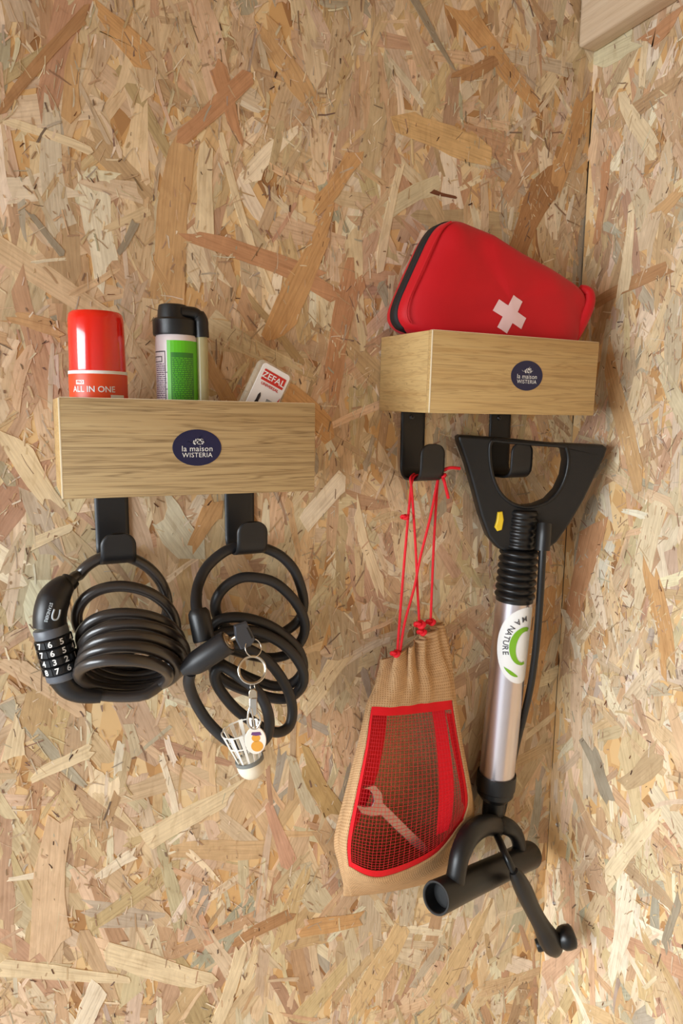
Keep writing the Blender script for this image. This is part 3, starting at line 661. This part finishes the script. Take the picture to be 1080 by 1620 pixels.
M_INK = plain('black_ink', (40, 34, 40), .5)
bx = MB()
for a0, a1, h0, h1 in [(-.029, -.0125, gz-.0215, gz-.0205), (-.0131, -.0125, .012, gz-.0205), (-.029, -.0165, gz-.0265, gz-.0257), (-.029, -.0165, gz-.0315, gz-.0307), (-.0171, -.0165, gz-.0315, gz-.0257)]:
    for k in range(6):
        x0, x1 = a0+(a1-a0)*k/6, a0+(a1-a0)*(k+1)/6
        bx.add([wg(Vector(v), .0004) for v in ((x0, h0, 0), (x1, h0, 0), (x1, h1, 0), (x0, h1, 0))], [(0, 1, 2, 3)])
bx.build('label_frame', M_INK, g)
ca_ = PY(268, 505, Yg)
lathe('valve_collar', [(.0001, gz-.004), (rg*1.02, gz-.004), (rg*1.05, gz-.002), (rg*1.05, gz+.011), (rg*.98, gz+.013), (.0001, gz+.013)], go-Vector((.001, 0, 0)), (0, 0, 1), M_PLASTIC, g, 36)
lathe('valve_head', [(.0001, gz+.01), (.0165, gz+.01), (.0155, gtop-.006), (.0145, gtop-.001), (.012, gtop), (.0001, gtop)], go+Vector((-.0035, -.002, 0)), (0, 0, 1), M_PLASTIC, g, 32)
hx = PY(314, 520, Yg-.01); hz_t = PY(310, 487, Yg-.012).z; hz_b = PY(318, 534, Yg-.012).z
el = catmull([Vector((go.x+.002, Yg-.012, hz_t-.0055)), Vector((hx.x-.010, Yg-.012, hz_t-.0052)), Vector((hx.x-.003, Yg-.012, hz_t-.0065)), Vector((hx.x+.0015, Yg-.012, hz_t-.0125)), Vector((hx.x+.002, Yg-.012, hz_b+.01)), Vector((hx.x+.0025, Yg-.012, hz_b))], 6)
tube('nozzle_elbow', el, [.0062 if i < 14 else .0078 for i in range(len(el))], M_PLASTIC, g, 18)
M_CLEAR = plain('milky_clear_hose', (206, 196, 150), .25, 0, .5, .02, alpha=.62)
hs = catmull([Vector((hx.x+.0025, Yg-.012, hz_b+.006)), Vector((hx.x+.0028, Yg-.012, 1.55)), Vector((hx.x+.002, Yg-.013, 1.50)), Vector((hx.x-.004, Yg-.02, 1.468))], 6)
tube('hose', hs, .0062, M_CLEAR, g, 16)

# blister card of the repair kit
KC = frame(PY(420, 612, -.09), PY(460, 596, -.09)-PY(418, 572, -.09), PY(418, 572, -.09)-PY(380, 633, -.09))
card = thing('repair_kit_card', PY(420, 628, -.09), 'white and red carded repair kit in clear blister leaning in the shelf box', 'repair kit')
def kp(px, py): return plane_px(KC, px, py)
tlx, tly = kp(418, 572); trx, try_ = kp(460, 596)
wc = trx-tlx; hc_ = .088; M_CARD = plain('white_card', (236, 230, 226), .45, noise=.02); M_CRED = plain('red_print', (200, 42, 36), .45)
def rrect(x0, x1, y0, y1, r, n=6):
    P = []
    for cx, cy, a in ((x1-r, y1-r, 0), (x0+r, y1-r, PI/2), (x0+r, y0+r, PI), (x1-r, y0+r, 1.5*PI)):
        for k in range(n+1): P.append((cx+r*math.cos(a+PI/2*k/n), cy+r*math.sin(a+PI/2*k/n)))
    return P
x0, x1, y1 = tlx, trx, max(tly, try_); y0 = y1-hc_
cb_ = extr('card', [rrect(x0, x1, y0, y1, .004)], .0012, .0003, KC, M_CARD, card)
extr('red_block', [rrect(x0+.004, x1-.003, y1-.018, y1-.0058, .0006)], .0004, .0001, KC @ Matrix.Translation((0, 0, .0007)), M_CRED, cb_)
def flat(txt, size, x, y, mat, nm_, par, M_, lift=.001, bold=.0001):
    V, F = text2d(txt, size, bold=bold); mb = MB(); mb.add([M_ @ Vector((v.x+x, v.y+y, lift)) for v in V], F); return mb.build(nm_, mat, par)
flat('ZEFAL', .0098, (x0+x1)/2+.0003, y1-.0121, M_WHITE, 'lettering', cb_, KC, .00105)
flat('UNIVERSAL', .0042, (x0+x1)/2, y1-.0215, M_CRED, 'lettering', cb_, KC)
M_CGR = plain('grey_print', (150, 150, 150), .5)
for k, (cx, cy, w_, h_) in enumerate([(x0+.010, y1-.036, .0032, .010), (x0+.010, y1-.042, .0042, .004)]):
    mobj('tool_picture', [KC @ Vector((cx+a*w_/2, cy+b*h_/2, .0009)) for a, b in ((-1, -1), (1, -1), (1, .4), (.2, 1), (-.2, 1), (-1, .4))], [(0, 1, 2, 3, 4, 5)], M_INK, cb_)
mobj('grey_patch', [KC @ Vector((x0+a, y1-b, .0009)) for a, b in ((.019, .045), (.031, .045), (.031, .034), (.019, .034))], [(0, 1, 2, 3)], M_CGR, cb_)
mobj('red_flash', [KC @ Vector((x1-a, y1-b, .0009)) for a, b in ((.001, .046), (.007, .046), (.001, .026))], [(0, 1, 2)], M_CRED, cb_)
M_BLIS = plain('clear_blister', (232, 226, 206), .12, 0, .5, .02, alpha=.28)
extr('blister', [rrect(x0-.005, x1+.0035, y0-.003, y1+.003, .007)], .009, .003, KC @ Matrix.Translation((0, 0, -.0056)), M_BLIS, card, 3)

# ---------------------------------------------------------------- first aid pouch
M_RED = plain('red_nylon', (196, 8, 24), .6, 0, .35, .08, 30, bump=.12, bscale=1400, sheen=.08)
M_ZIP = plain('black_zip_tape', (24, 22, 24), .7); M_PINK = plain('pale_print', (236, 200, 200), .6, noise=.03)
pou = thing('first_aid_pouch', (.53, -.065, 1.552), 'red fabric first aid pouch with white cross in the shelf box', 'first aid kit')
QT = [PY(690, 336, -.050), PY(923, 463, -.080), PY(915, 548, -.082), PY(606, 535, -.040)]     # TL TR BR BL, mid plane at the rim
TLp, TRp, BRp, BLp = [Vector(p) for p in QT]
BRp = BRp+Vector((-.028, 0, -.045)); BLp = BLp+Vector((.000, 0, .010))
def pmid(u, v):
    a = TLp.lerp(TRp, u); b = BLp.lerp(BRp, u); p = a.lerp(b, v); p.z -= .012*v*math.sin(PI*u)*0; return p
def psup(a, e):   # superellipse around unit square
    c, s = math.cos(a), math.sin(a); return math.copysign(abs(c)**e, c), math.copysign(abs(s)**e, s)
NA, NL = 72, 22; V = []; F = []; Tk = .034
yd = Vector((0, -1, 0))
for j in range(NL+1):
    ph = -PI/2+PI*j/NL; cs, sn = psup(ph, .42)
    for i in range(NA):
        a = 2*PI*i/NA; c, s = psup(a, .36)
        u, v = .5+.5*c*cs, .5-.5*s*cs
        p = pmid(u, v); puff = 1+.10*math.cos((u-.5)*PI)*math.cos((v-.5)*PI)
        tk = Tk*(.72+.28*(1-u))*puff
        wr_ = .0022*math.sin(13*u+5*v)*math.sin(9*v-4*u)+.0016*math.sin(21*u-9*v+1)*math.exp(-((v-.1)/.25)**2)
        V.append(p+yd*(sn*tk+wr_))
for j in range(NL):
    for i in range(NA):
        k = (i+1) % NA; F.append((j*NA+i, j*NA+k, (j+1)*NA+k, (j+1)*NA+i))
F.append(tuple(range(NA))); F.append(tuple(NL*NA+i for i in range(NA)))
body = mobj('pouch_body', V, F, M_RED, pou, True)
def prim(a, off, out=.0):   # point on the rim at angle a, off = fraction of thickness toward the front
    c, s = psup(a, .36); u, v = .5+.5*c, .5-.5*s; p = pmid(u, v); ctr = pmid(.5, .5); d = (p-ctr); d.y = 0
    return p+d.normalized()*out+yd*off*Tk*(.72+.28*(1-u))
def rim_ribbon(name, a0, a1, off, hw, out, mat, n=60):
    V = []; F = []
    for k in range(n+1):
        a = a0+(a1-a0)*k/n; f_ = min(1, min(k, n-k)/5)
        for o1, t_ in ((off-hw*f_, .0), (off-hw*f_, out), (off+hw*f_, out), (off+hw*f_, .0)): V.append(prim(a, o1, t_-.0012))
    for k in range(n):
        for q in range(3): F.append((k*4+q, k*4+q+1, k*4+q+5, k*4+q+4))
    return mobj(name, V, F, mat, pou, True)
zp = rim_ribbon('zipper', PI*.60, PI*1.34, .02, .24, .0026, M_ZIP)
tube('seam', [prim(a, .80, -.0022) for a in np.linspace(.80*PI, 1.25*PI, 50)], .0013, M_RED, pou, 6)
# tab at the right end
tb = catmull([pmid(.93, .02), pmid(.985, .03), pmid(1.005, .16), pmid(.99, .42), pmid(.975, .62)], 5)
tube('end_fold', [Vector(p)+yd*.012 for p in tb], [.004+.005*math.sin(PI*i/(len(tb)-1)) for i in range(len(tb))], M_RED, pou, 12)
# cross on the front, following the cloth
cc = PY(813, 496, -.1035); crx = (TRp-TLp); crx.y = 0; crx.normalize(); crx = (crx-Vector((0, 0, .13))).normalized(); ang_ = math.radians(-4); crz = Vector((0, -1, 0)).cross(crx)
if crz.z < 0: crz = -crz
from mathutils.bvhtree import BVHTree
bvh = BVHTree.FromPolygons([Vector(v) for v in V], F)
def on_cloth(x, z):
    p = cc+crx*x+crz*z; h_ = bvh.ray_cast(Vector((p.x, -.4, p.z)), Vector((0, 1, 0)))
    return (h_[0] if h_[0] is not None else p)+yd*.0006
cm = MB(); a_ = .0222; b_ = .0077
for (x0, x1, z0, z1) in [(-a_, a_, -b_, b_), (-b_, b_, b_, a_), (-b_, b_, -a_, -b_)]:
    nx, nz = 8, 6; Vv = [on_cloth(x0+(x1-x0)*i/nx, z0+(z1-z0)*j/nz) for j in range(nz+1) for i in range(nx+1)]
    cm.add(Vv, [(j*(nx+1)+i, j*(nx+1)+i+1, (j+1)*(nx+1)+i+1, (j+1)*(nx+1)+i) for j in range(nz) for i in range(nx)])
cm.build('white_cross', M_PINK, pou, True)['label'] = 'pale cross printed on the front'

# ---------------------------------------------------------------- drawstring tool bag
def burlap():
    m, N, L, b = nm('burlap_weave')
    at = N.new('ShaderNodeAttribute'); at.attribute_name = 'weave'
    sp = N.new('ShaderNodeSeparateXYZ'); L.new(at.outputs['Vector'], sp.inputs[0])
    outs = []
    for i in (0, 1):
        mu = N.new('ShaderNodeMath'); mu.operation = 'MULTIPLY'; mu.inputs[1].default_value = 2*PI; L.new(sp.outputs[i], mu.inputs[0])
        si = N.new('ShaderNodeMath'); si.operation = 'SINE'; L.new(mu.outputs[0], si.inputs[0]); outs.append(si)
    mx_ = N.new('ShaderNodeMath'); mx_.operation = 'MAXIMUM'; L.new(outs[0].outputs[0], mx_.inputs[0]); L.new(outs[1].outputs[0], mx_.inputs[1])
    mr = N.new('ShaderNodeMapRange'); mr.inputs[1].default_value = -.9; mr.inputs[2].default_value = .5; L.new(mx_.outputs[0], mr.inputs[0])
    nz = N.new('ShaderNodeTexNoise'); nz.inputs['Scale'].default_value = 120; tc = N.new('ShaderNodeTexCoord'); L.new(tc.outputs['Object'], nz.inputs['Vector'])
    r = ramp(N, [(0, lin((182, 140, 98))), (.5, lin((198, 155, 111))), (1, lin((216, 176, 132)))]); L.new(mr.outputs[0], r.inputs[0])  # weave gaps a little darker: some shade put into the colour
    m2 = N.new('ShaderNodeMix'); m2.data_type = 'RGBA'; m2.blend_type = 'MULTIPLY'; m2.inputs[0].default_value = .35
    L.new(r.outputs[0], m2.inputs[6]); L.new(nz.outputs['Fac'], m2.inputs[7]); 
    L.new(m2.outputs[2], b.inputs['Base Color']); b.inputs['Roughness'].default_value = .9; b.inputs['Specular IOR Level'].default_value = .1
    bp = N.new('ShaderNodeBump'); bp.inputs['Strength'].default_value = .5; bp.inputs['Distance'].default_value = .0008
    L.new(mr.outputs[0], bp.inputs['Height']); L.new(bp.outputs['Normal'], b.inputs['Normal'])
    return m
M_BUR = burlap(); M_TAPE = plain('red_binding_tape', (222, 26, 36), .7, 0, .2, .08, bump=.2, bscale=1500)
M_NET = plain('red_netting', (214, 40, 52), .6, 0, .3); M_CORD = plain('red_cord', (224, 30, 44), .6, 0, .3)
M_STEEL = plain('dull_steel', (196, 176, 170), .38, .85)
bag = thing('drawstring_tool_bag', PY(660, 1000, -.03), 'burlap drawstring bag with red mesh window hanging by red cords', 'bag')
# levels: FL, F1, F2, FR, SL, SR in pixels, front depth, side depth
LV = [((616, 1040), (640, 1028), (665, 1010), (686, 992), (612, 1041), (692, 988), -.046, -.034),
      ((611, 1062), (640, 1055), (668, 1042), (697, 1026), (606, 1060), (702, 1024), -.050, -.036),
      ((601, 1088), (634, 1084), (671, 1074), (706, 1064), (596, 1088), (711, 1064), -.054, -.036),
      ((588, 1118), (625, 1118), (675, 1112), (714, 1107), (583, 1116), (718, 1106), -.060, -.038),
      ((579, 1180), (620, 1182), (685, 1176), (724, 1170), (569, 1182), (728, 1170), -.070, -.040),
      ((563, 1260), (615, 1265), (690, 1255), (737, 1242), (551, 1260), (741, 1244), -.084, -.044),
      ((550, 1330), (608, 1338), (688, 1312), (739, 1272), (537, 1325), (745, 1282), -.094, -.046),
      ((552, 1370), (603, 1387), (686, 1352), (732, 1298), (543, 1362), (744, 1305), -.092, -.046),
      ((555, 1393), (607, 1402), (682, 1380), (728, 1335), (549, 1392), (737, 1332), -.070, -.036),
      ((560, 1416), (608, 1411), (662, 1400), (704, 1386), (558, 1417), (708, 1385), -.020, -.016)]
def fol(i, s):  # fold ripple near the neck
    a = [.0065, .0060, .0035, .0012, 0, 0, 0, 0, 0, 0][i]; return a*math.sin(s)
rings = []
for i, (FL, F1, F2, FR, SL, SR, yf, ym) in enumerate(LV):
    ring_ = [PY(*SL, ym), PY(*FL, yf*.86+ym*.14), PY(*F1, yf-.004), PY(*F2, yf*.93), PY(*FR, yf*.45+ym*.55), PY(*SR, ym)]
    xr, xl = ring_[-1], ring_[0]
    br, bl_ = xr.copy(), xl.copy()
    if i < 9: br = PY(SR[0]-14, SR[1], -.010); bl_ = PY(SL[0]+12, SL[1], -.010)
    else: br.y = -.009; bl_.y = -.009
    rings.append(ring_+[br, bl_])
NS = 10                                            # samples per ring segment
rs = [[Vector(p) for p in catmull(r_, NS, True)] for r_ in rings]
NR = len(rs[0]); NT = 8; grid = []
lv_i = []
for k in range(NR):
    colpts = catmull([rs[i][k] for i in range(len(rs))], NT)
    for j, p in enumerate(colpts):
        if k == 0: grid.append([]); lv_i.append(j/NT)
        grid[j].append(Vector(p))
for g_ in grid:
    for p in g_: p.y = min(p.y, -.003)
ctrs = [sum(g_, Vector())/len(g_) for g_ in grid]
for j in range(len(grid)):
    t_ = lv_i[j]; amp = max(0, 1-t_/3.4)*.0095
    for k in range(NR):
        d = grid[j][k]-ctrs[j]; d.z = 0
        if d.length > 1e-6: grid[j][k] = grid[j][k]+d.normalized()*amp*math.sin(k*2*PI/NR*11+.8*math.sin(t_*2)+1.2*math.sin(k*2*PI/NR*3))
        grid[j][k].y = min(grid[j][k].y, -.003)
kL, kR = NS, 4*NS                                  # FL .. FR columns
jT, jB = 3*NT, 7*NT                                # window rows
V = [p for g_ in grid for p in g_]; F = []
for j in range(len(grid)-1):
    for k in range(NR):
        if jT <= j < jB and kL <= k < kR: continue
        k2 = (k+1) % NR; F.append((j*NR+k, j*NR+k2, (j+1)*NR+k2, (j+1)*NR+k))
nb = len(V)-NR; F.append(tuple(nb+k for k in range(NR)))
me = bpy.data.meshes.new('bag_body'); me.from_pydata([tuple(v) for v in V], [], F); me.update()
at = me.attributes.new('weave', 'FLOAT_VECTOR', 'POINT')
W3 = []
for j in range(len(grid)):
    acc = 0
    for k in range(NR):
        if k: acc += (grid[j][k]-grid[j][k-1]).length
        W3.append((acc/.0034, ctrs[j].z/.0034, 0))
at.data.foreach_set('vector', np.array(W3, 'f').ravel())
body = fin('bag_body', me, M_BUR, bag, True)
md = body.modifiers.new('thick', 'SOLIDIFY'); md.thickness = .0012
# window surface as a function of (a across 0..1, b down 0..1)
def wsurf(a, b):
    kk = kL+a*(kR-kL); jj = jT+b*(jB-jT); k0 = min(int(kk), kR-1); j0 = min(int(jj), jB-1); fk, fj = kk-k0, jj-j0
    p = grid[j0][k0].lerp(grid[j0][k0+1], fk); q = grid[j0+1][k0].lerp(grid[j0+1][k0+1], fk); return p.lerp(q, fj)
net = MB(); nA, nB = 32, 48
def thread(pts, r_):
    V, F = tubeVF(pts, r_, 4, False, False); net.add(V, F)
for i in range(1, nA): thread([wsurf(i/nA, b) for b in np.linspace(0, 1, 21)], .00024)
for i in range(1, nB): thread([wsurf(a, i/nB) for a in np.linspace(0, 1, 13)], .00028)
tag(net.build('mesh_window', M_NET, bag, True), kind='stuff')['label'] = 'see-through red netting'
def ribbon(name, fa, fb_, n, mat, th=.0008, lift=.0006):
    V = []; F = []
    for i in range(n+1):
        t = i/n; p, q = fa(t), fb_(t); nn = (CAM-p).normalized()
        for P_ in (p, q):
            V.append(P_+nn*lift); V.append(P_+nn*(lift+th))
    for i in range(n):
        b_ = i*4; F += [(b_, b_+1, b_+5, b_+4), (b_+2, b_+6, b_+7, b_+3), (b_+1, b_+3, b_+7, b_+5), (b_, b_+4, b_+6, b_+2)]
    F += [(0, 2, 3, 1), (n*4, n*4+1, n*4+3, n*4+2)]
    return mobj(name, V, F, mat, bag, True, 40)
ribbon('binding_tape', lambda t: wsurf(t, -.0), lambda t: wsurf(t, .065), 24, M_TAPE)
ribbon('binding_tape', lambda t: wsurf(t, .935), lambda t: wsurf(t, 1), 24, M_TAPE)
ribbon('binding_tape', lambda t: wsurf(0, t), lambda t: wsurf(.045, t), 40, M_TAPE, lift=.0008)
ribbon('binding_tape', lambda t: wsurf(.955, t), lambda t: wsurf(1, t), 40, M_TAPE, lift=.0008)
# inner seam tapes seen through the netting
def inner(a_, b_, dpt): p = wsurf(a_, b_); return Vector((p.x+dpt*.3, p.y+dpt, p.z))
ribbon('inner_tape', lambda t: inner(.05, .05+.92*t, .020), lambda t: inner(.31-.20*t+.05*math.sin(5*t), .05+.92*t, .030), 30, M_TAPE, lift=0)
ribbon('inner_tape', lambda t: inner(.74-.02*t, .05+.9*t, .02), lambda t: inner(.88-.06*t, .05+.9*t, .008), 30, M_TAPE, lift=0)
ribbon('inner_tape', lambda t: inner(.88+.05*t, .1+.6*t, .006), lambda t: inner(.985, .1+.72*t, .003), 30, M_TAPE, lift=0)
# cords
def cord(pts, r_=.0017): return tube('cord', catmull(px3(pts), 8), r_, M_CORD, bag, 10)
cord([(628, 1035, -.048), (632, 980, -.045), (640, 880, -.040), (648, 790, -.037), (652, 760, -.036), (660, 752, -.030), (664, 755, -.022)])
cord([(632, 1036, -.049), (640, 985, -.047), (655, 930, -.045), (664, 885, -.045), (680, 820, -.043), (690, 770, -.041), (694, 752, -.038), (698, 748, -.03)])
cord([(663, 985, -.044), (660, 930, -.042), (658, 880, -.040), (655, 830, -.038), (651, 775, -.038), (649, 757, -.036), (655, 750, -.028)])
cord([(681, 982, -.042), (683, 930, -.041), (686, 860, -.040), (690, 790, -.039), (693, 758, -.038), (696, 750, -.03)])
cord([(698, 752, -.04), (702, 760, -.05), (705, 772, -.052), (709, 788, -.05)], .0021)
cord([(700, 744, -.045), (712, 740, -.05), (727, 741, -.05)], .0021)
def knot(px, py, Y, r_):
    c = PY(px, py, Y); V, F = tubeVF([c+Vector((math.sin(t)+2*math.sin(2*t), math.cos(t)-2*math.cos(2*t), -math.sin(3*t)))*r_/3 for t in np.linspace(0, 2*PI, 48, endpoint=False)], r_*.40, 8, True)
    return mobj('knot', V, F, M_CORD, bag, True)
knot(641, 818, -.0395, .0050); knot(665, 988, -.048, .0070); knot(682, 984, -.045, .0058); knot(626, 1034, -.052, .0058); knot(700, 752, -.046, .0046); knot(668, 1000, -.047, .0058)
# spanner inside the bag
Wf = frame(PY(610, 1290, -.071), PY(650, 1332, -.069)-PY(580, 1265, -.072), (0, 0, 1))
def wp(L): return [plane_px(Wf, 528+x*.296, 961+y*.296) for x, y in L]
sp_out = wp([(150, 962), (215, 945), (250, 985), (258, 1040), (300, 1080), (400, 1180), (480, 1255), (500, 1290), (470, 1305), (430, 1280), (330, 1190), (245, 1105), (190, 1112), (140, 1095), (112, 1050), (160, 1062), (196, 1060), (210, 1030), (200, 990), (180, 968)])
spn = extr('spanner', [sp_out], .006, .001, Wf, M_STEEL); tag(spn, 'steel open-ended spanner inside the mesh bag', 'spanner')

# ---------------------------------------------------------------- bicycle pump
pump = thing('bicycle_pump', PY(783, 1245, -.036), 'silver and black bicycle floor pump with wide handle hanging below the shelf', 'pump')
Tt = PY(838, 701, -.054); Bb = PY(783, 1250, -.031); pax = (Bb-Tt).normalized()
def on_axis(py):      # point on the axis at image row py
    lo, hi = -.1, 1.3
    for _ in range(40):
        m_ = (lo+hi)/2; p = Tt+(Bb-Tt)*m_; d = p-CAM; y = 810-FPX*d.dot(up)/d.dot(fw)
        if y < py: lo = m_
        else: hi = m_
    return p
RT = .0257
pt, pb = on_axis(938), on_axis(1232)
lathe('barrel', [(.0001, 0), (RT, 0), (RT, (pb-pt).length), (.0001, (pb-pt).length)], pt, pax, M_ALU, pump, 64)
b0, b1 = on_axis(868), on_axis(946); prof = [(.0001, 0)]; nb_ = 7; Lb = (b1-b0).length
for k in range(nb_):
    for q in range(6):
        a = q/6; prof.append((.0232+.0042*math.sin(PI*a)+.0012*k/nb_, Lb*(k+a)/nb_))
prof += [(.0262, Lb), (.0262, Lb+.003), (.0001, Lb+.003)]
lathe('bellows', prof, b0, pax, M_RUBBER, pump, 44, 80)
HF = frame(Tt, PY(955, 712, -.090)-PY(722, 690, -.018), -pax)
def hpx(L): return [plane_px(HF, *p) for p in L]
outer = hpx([(726, 688), (740, 688.5), (800, 693), (870, 700), (950, 703), (957, 708), (953, 722), (940, 748), (920, 790), (900, 824), (878, 856), (862, 868), (840, 872), (800, 872), (785, 866), (770, 848), (758, 815), (746, 770), (736, 735), (723, 698), (722, 691)])
hole = hpx([(781, 698), (800, 700), (840, 703), (884, 706.5), (890, 711), (893, 728), (889, 752), (879, 774), (864, 790), (845, 798), (826, 800), (806, 793), (790, 778), (780, 757), (775, 733), (774, 710), (776, 701)])
extr('handle', [outer, hole], .024, .004, HF @ Matrix.Translation((0, 0, -.004)), M_PLASTIC, pump, 3, 50)
tube('grip_rim', [HF @ Vector((a*1.04, (b+.045)*1.03-.045, .0072)) for a, b in [tuple(p) for p in catmull(hole, 4, True)]], .0026, M_PLASTIC, pump, 8, True)
# ribbed shaft cover between the handle's cheeks
r0, r1 = on_axis(806), on_axis(868); prof = [(.0001, 0)]; Lr = (r1-r0).length; zf = Vector(HF.col[2][:3])
for k in range(6):
    for q in range(6):
        a = q/6; prof.append((.0178+.0022*math.sin(PI*a), Lr*(k+a)/6))
prof += [(.0001, Lr)]
lathe('shaft_bellows', prof, r0+zf*.001, pax, M_RUBBER, pump, 32, 80)
M_YEL = plain('yellow_plastic', (226, 190, 40), .4)
YF = HF @ Matrix.Translation((0, 0, .0095))
def ypx(L): return [plane_px(YF, *p) for p in L]
extr('yellow_clip', [ypx([(787, 810), (794, 809), (796, 822), (793, 838), (786, 840), (782, 834), (785, 824)])], .006, .0015, YF, M_YEL, pump)
# collar, neck and foot
c0_ = on_axis(1222); c1_ = on_axis(1262)
lc = (c1_-c0_).length
lathe('collar', [(RT*.98, 0), (RT*1.10, 0), (RT*1.12, lc*.1), (RT*1.12, lc*.55), (RT*1.05, lc*.6), (RT*1.05, lc*.78), (RT*.8, lc), (.0001, lc)], c0_, pax, M_PLASTIC, pump, 40)
n0, n1 = on_axis(1256), on_axis(1310)
lathe('neck', [(.0001, 0), (.0168, 0), (.0162, (n1-n0).length*.6), (.0178, (n1-n0).length), (.0001, (n1-n0).length)], n0, pax, M_PLASTIC, pump, 32)
fL, fR = PY(689, 1421, -.122), PY(838, 1352, -.034); fax = (fR-fL).normalized(); fl = (fR-fL).length
lathe('foot_bar', [(.0001, .02), (.0165, .02), (.0172, .001), (.0182, 0), (.0205, 0), (.0212, .002), (.0200, fl*.3), (.0196, fl*.7), (.0208, fl-.002), (.0200, fl), (.0001, fl)], fL, fax, M_PLASTIC, pump, 40)
for nm_, P_ in (('foot_arch', [(786, 1306, -.036, .0150), (764, 1306, -.066, .0150), (742, 1322, -.092, .0145), (728, 1350, -.104, .0135), (722, 1380, -.109, .0130), (719, 1402, -.108, .015)]),
               ('foot_arch', [(778, 1304, -.036, .0140), (798, 1306, -.045, .0130), (813, 1316, -.044, .0115), (820, 1332, -.044, .0105), (821, 1350, -.045, .0105), (820, 1364, -.046, .012)])):
    pts = catmull([(*PY(x, y, Y), r_) for x, y, Y, r_ in P_], 6)
    tube(nm_, [p[:3] for p in pts], [p[3] for p in pts], M_PLASTIC, pump, 18)
# hose from the handle, behind the barrel, to the valve head
hz = catmull(px3([(859, 845, -.081), (858, 870, -.082), (856, 910, -.082), (853, 960, -.079), (848, 1020, -.073), (840, 1080, -.062), (829, 1130, -.046), (820, 1165, -.030), (812, 1200, -.012), (804, 1240, -.008), (794, 1285, -.010), (784, 1312, -.044), (792, 1335, -.078), (803, 1360, -.100), (816, 1388, -.108)]), 6)
tube('hose', hz, .0052, M_RUBBER, pump, 14)
tube('hose_socket', catmull(px3([(861, 829, -.078), (860, 845, -.081), (858, 870, -.082)]), 5), .0098, M_PLASTIC, pump, 18)
VP = catmull([(*PY(x, y, Y), r_) for x, y, Y, r_ in [(812, 1378, -.108, .0062), (818, 1388, -.108, .0105), (829, 1410, -.106, .0128), (842, 1438, -.104, .0118), (855, 1462, -.102, .0125), (866, 1482, -.100, .0160), (874, 1496, -.098, .0155), (878, 1507, -.096, .008)]], 5)
tube('valve_head', [p[:3] for p in VP], [p[3] for p in VP], M_PLASTIC, pump, 20)
k0, k1 = PY(866, 1491, -.096), PY(903, 1481, -.110); kx = (k1-k0).normalized()
kl = (k1-k0).length
lathe('valve_knob', [(.0001, kl*.3), (.010, kl*.3), (.012, kl*.45), (.0165, kl*.62), (.0175, kl*.8), (.0165, kl*1.05), (.0120, kl*1.14), (.0065, kl*1.15), (.0055, kl*1.0), (.0001, kl*1.0)], k0, kx, M_RUBBER, pump, 30, 60)
p_ = PY(856, 1494, -.078)
lathe('valve_port', [(.0001, 0), (.0085, 0), (.0095, .003), (.0095, .014), (.006, .016), (.0001, .016)], p_-kx*.008, kx, M_RUBBER, pump, 22)
# round sticker wrapped on the barrel
sc0 = on_axis(1012); vx = CAM-sc0; ws = wrap(sc0, -pax, RT, 0, vx)
def sgrid(fn_, n, m):
    V = [fn_(i/n, j/m) for j in range(m+1) for i in range(n+1)]
    return V, [(j*(n+1)+i, j*(n+1)+i+1, (j+1)*(n+1)+i+1, (j+1)*(n+1)+i) for j in range(m) for i in range(n)]
SRX, SRY = .040, .0565; SCX = .0215
def disc(rx, ry, cx, cy, lift):
    V = []; F = []; n = 64; m = 16
    for j in range(m+1):
        for i in range(n):
            a = 2*PI*i/n; V.append(ws(Vector((cx+rx*j/m*math.cos(a), cy+ry*j/m*math.sin(a), 0)), lift))
    for j in range(m):
        for i in range(n):
            k = (i+1) % n; F.append((j*n+i, j*n+k, (j+1)*n+k, (j+1)*n+i))
    return V, F
V, F = disc(SRX, SRY, SCX, 0, .0003); stk = mobj('sticker', V, F, M_WHITE, pump, True); stk['label'] = 'white oval sticker with green emblem'
M_LIME = plain('lime_green_print', (122, 178, 34), .45); M_DINK2 = plain('dark_grey_print', (80, 78, 80), .5)
lt = MB(); 
rx, ry = SRX-.0125, SRY-.016; a = math.radians(99); acc = 0
for k, ch in enumerate("MA NATURE"):
    V, F = text2d(ch, .0112, bold=.00015) if ch != ' ' else ([], [])
    while acc < [0, .0105, 0, .0235, .031, .0385, .046, .0535, .061][k]: a += .004; acc += .004*math.hypot(rx*math.sin(a), ry*math.cos(a))
    c_ = Vector((SCX+rx*math.cos(a), ry*math.sin(a), 0)); tgn = Vector((-rx*math.sin(a), ry*math.cos(a), 0)).normalized(); upv = Vector((-tgn.y, tgn.x, 0))
    lt.add([ws(c_+tgn*v.x+upv*v.y, .0010) for v in V], F)
lt.build('lettering', M_DINK2, stk)
gm = MB()
n = 60
for j in range(n):
    q = []
    for jj in (j, j+1):
        a = math.radians(70+215*jj/n); wv = .0047*(.45+.55*math.sin(PI*min(1, jj/n*1.1+.05)))
        for s1 in (-1, 1): q.append(ws(Vector((SCX-.001+(.0165+s1*wv)*math.cos(a), -.001+(.0255+s1*wv)*math.sin(a), 0)), .0010))
    gm.add(q, [(0, 1, 3, 2)])
for j in range(10):
    q = []
    for jj in (j, j+1):
        t = jj/10; cx, cy = -.0045+.020*t, -.033-.012*t**.8; wv = .0040*math.sin(PI*(.12+.8*t))
        for s1 in (-1, 1): q.append(ws(Vector((cx-s1*wv*.4, cy+s1*wv, 0)), .0006))
    gm.add(q, [(0, 1, 3, 2)])
gm.build('emblem', M_LIME, stk)
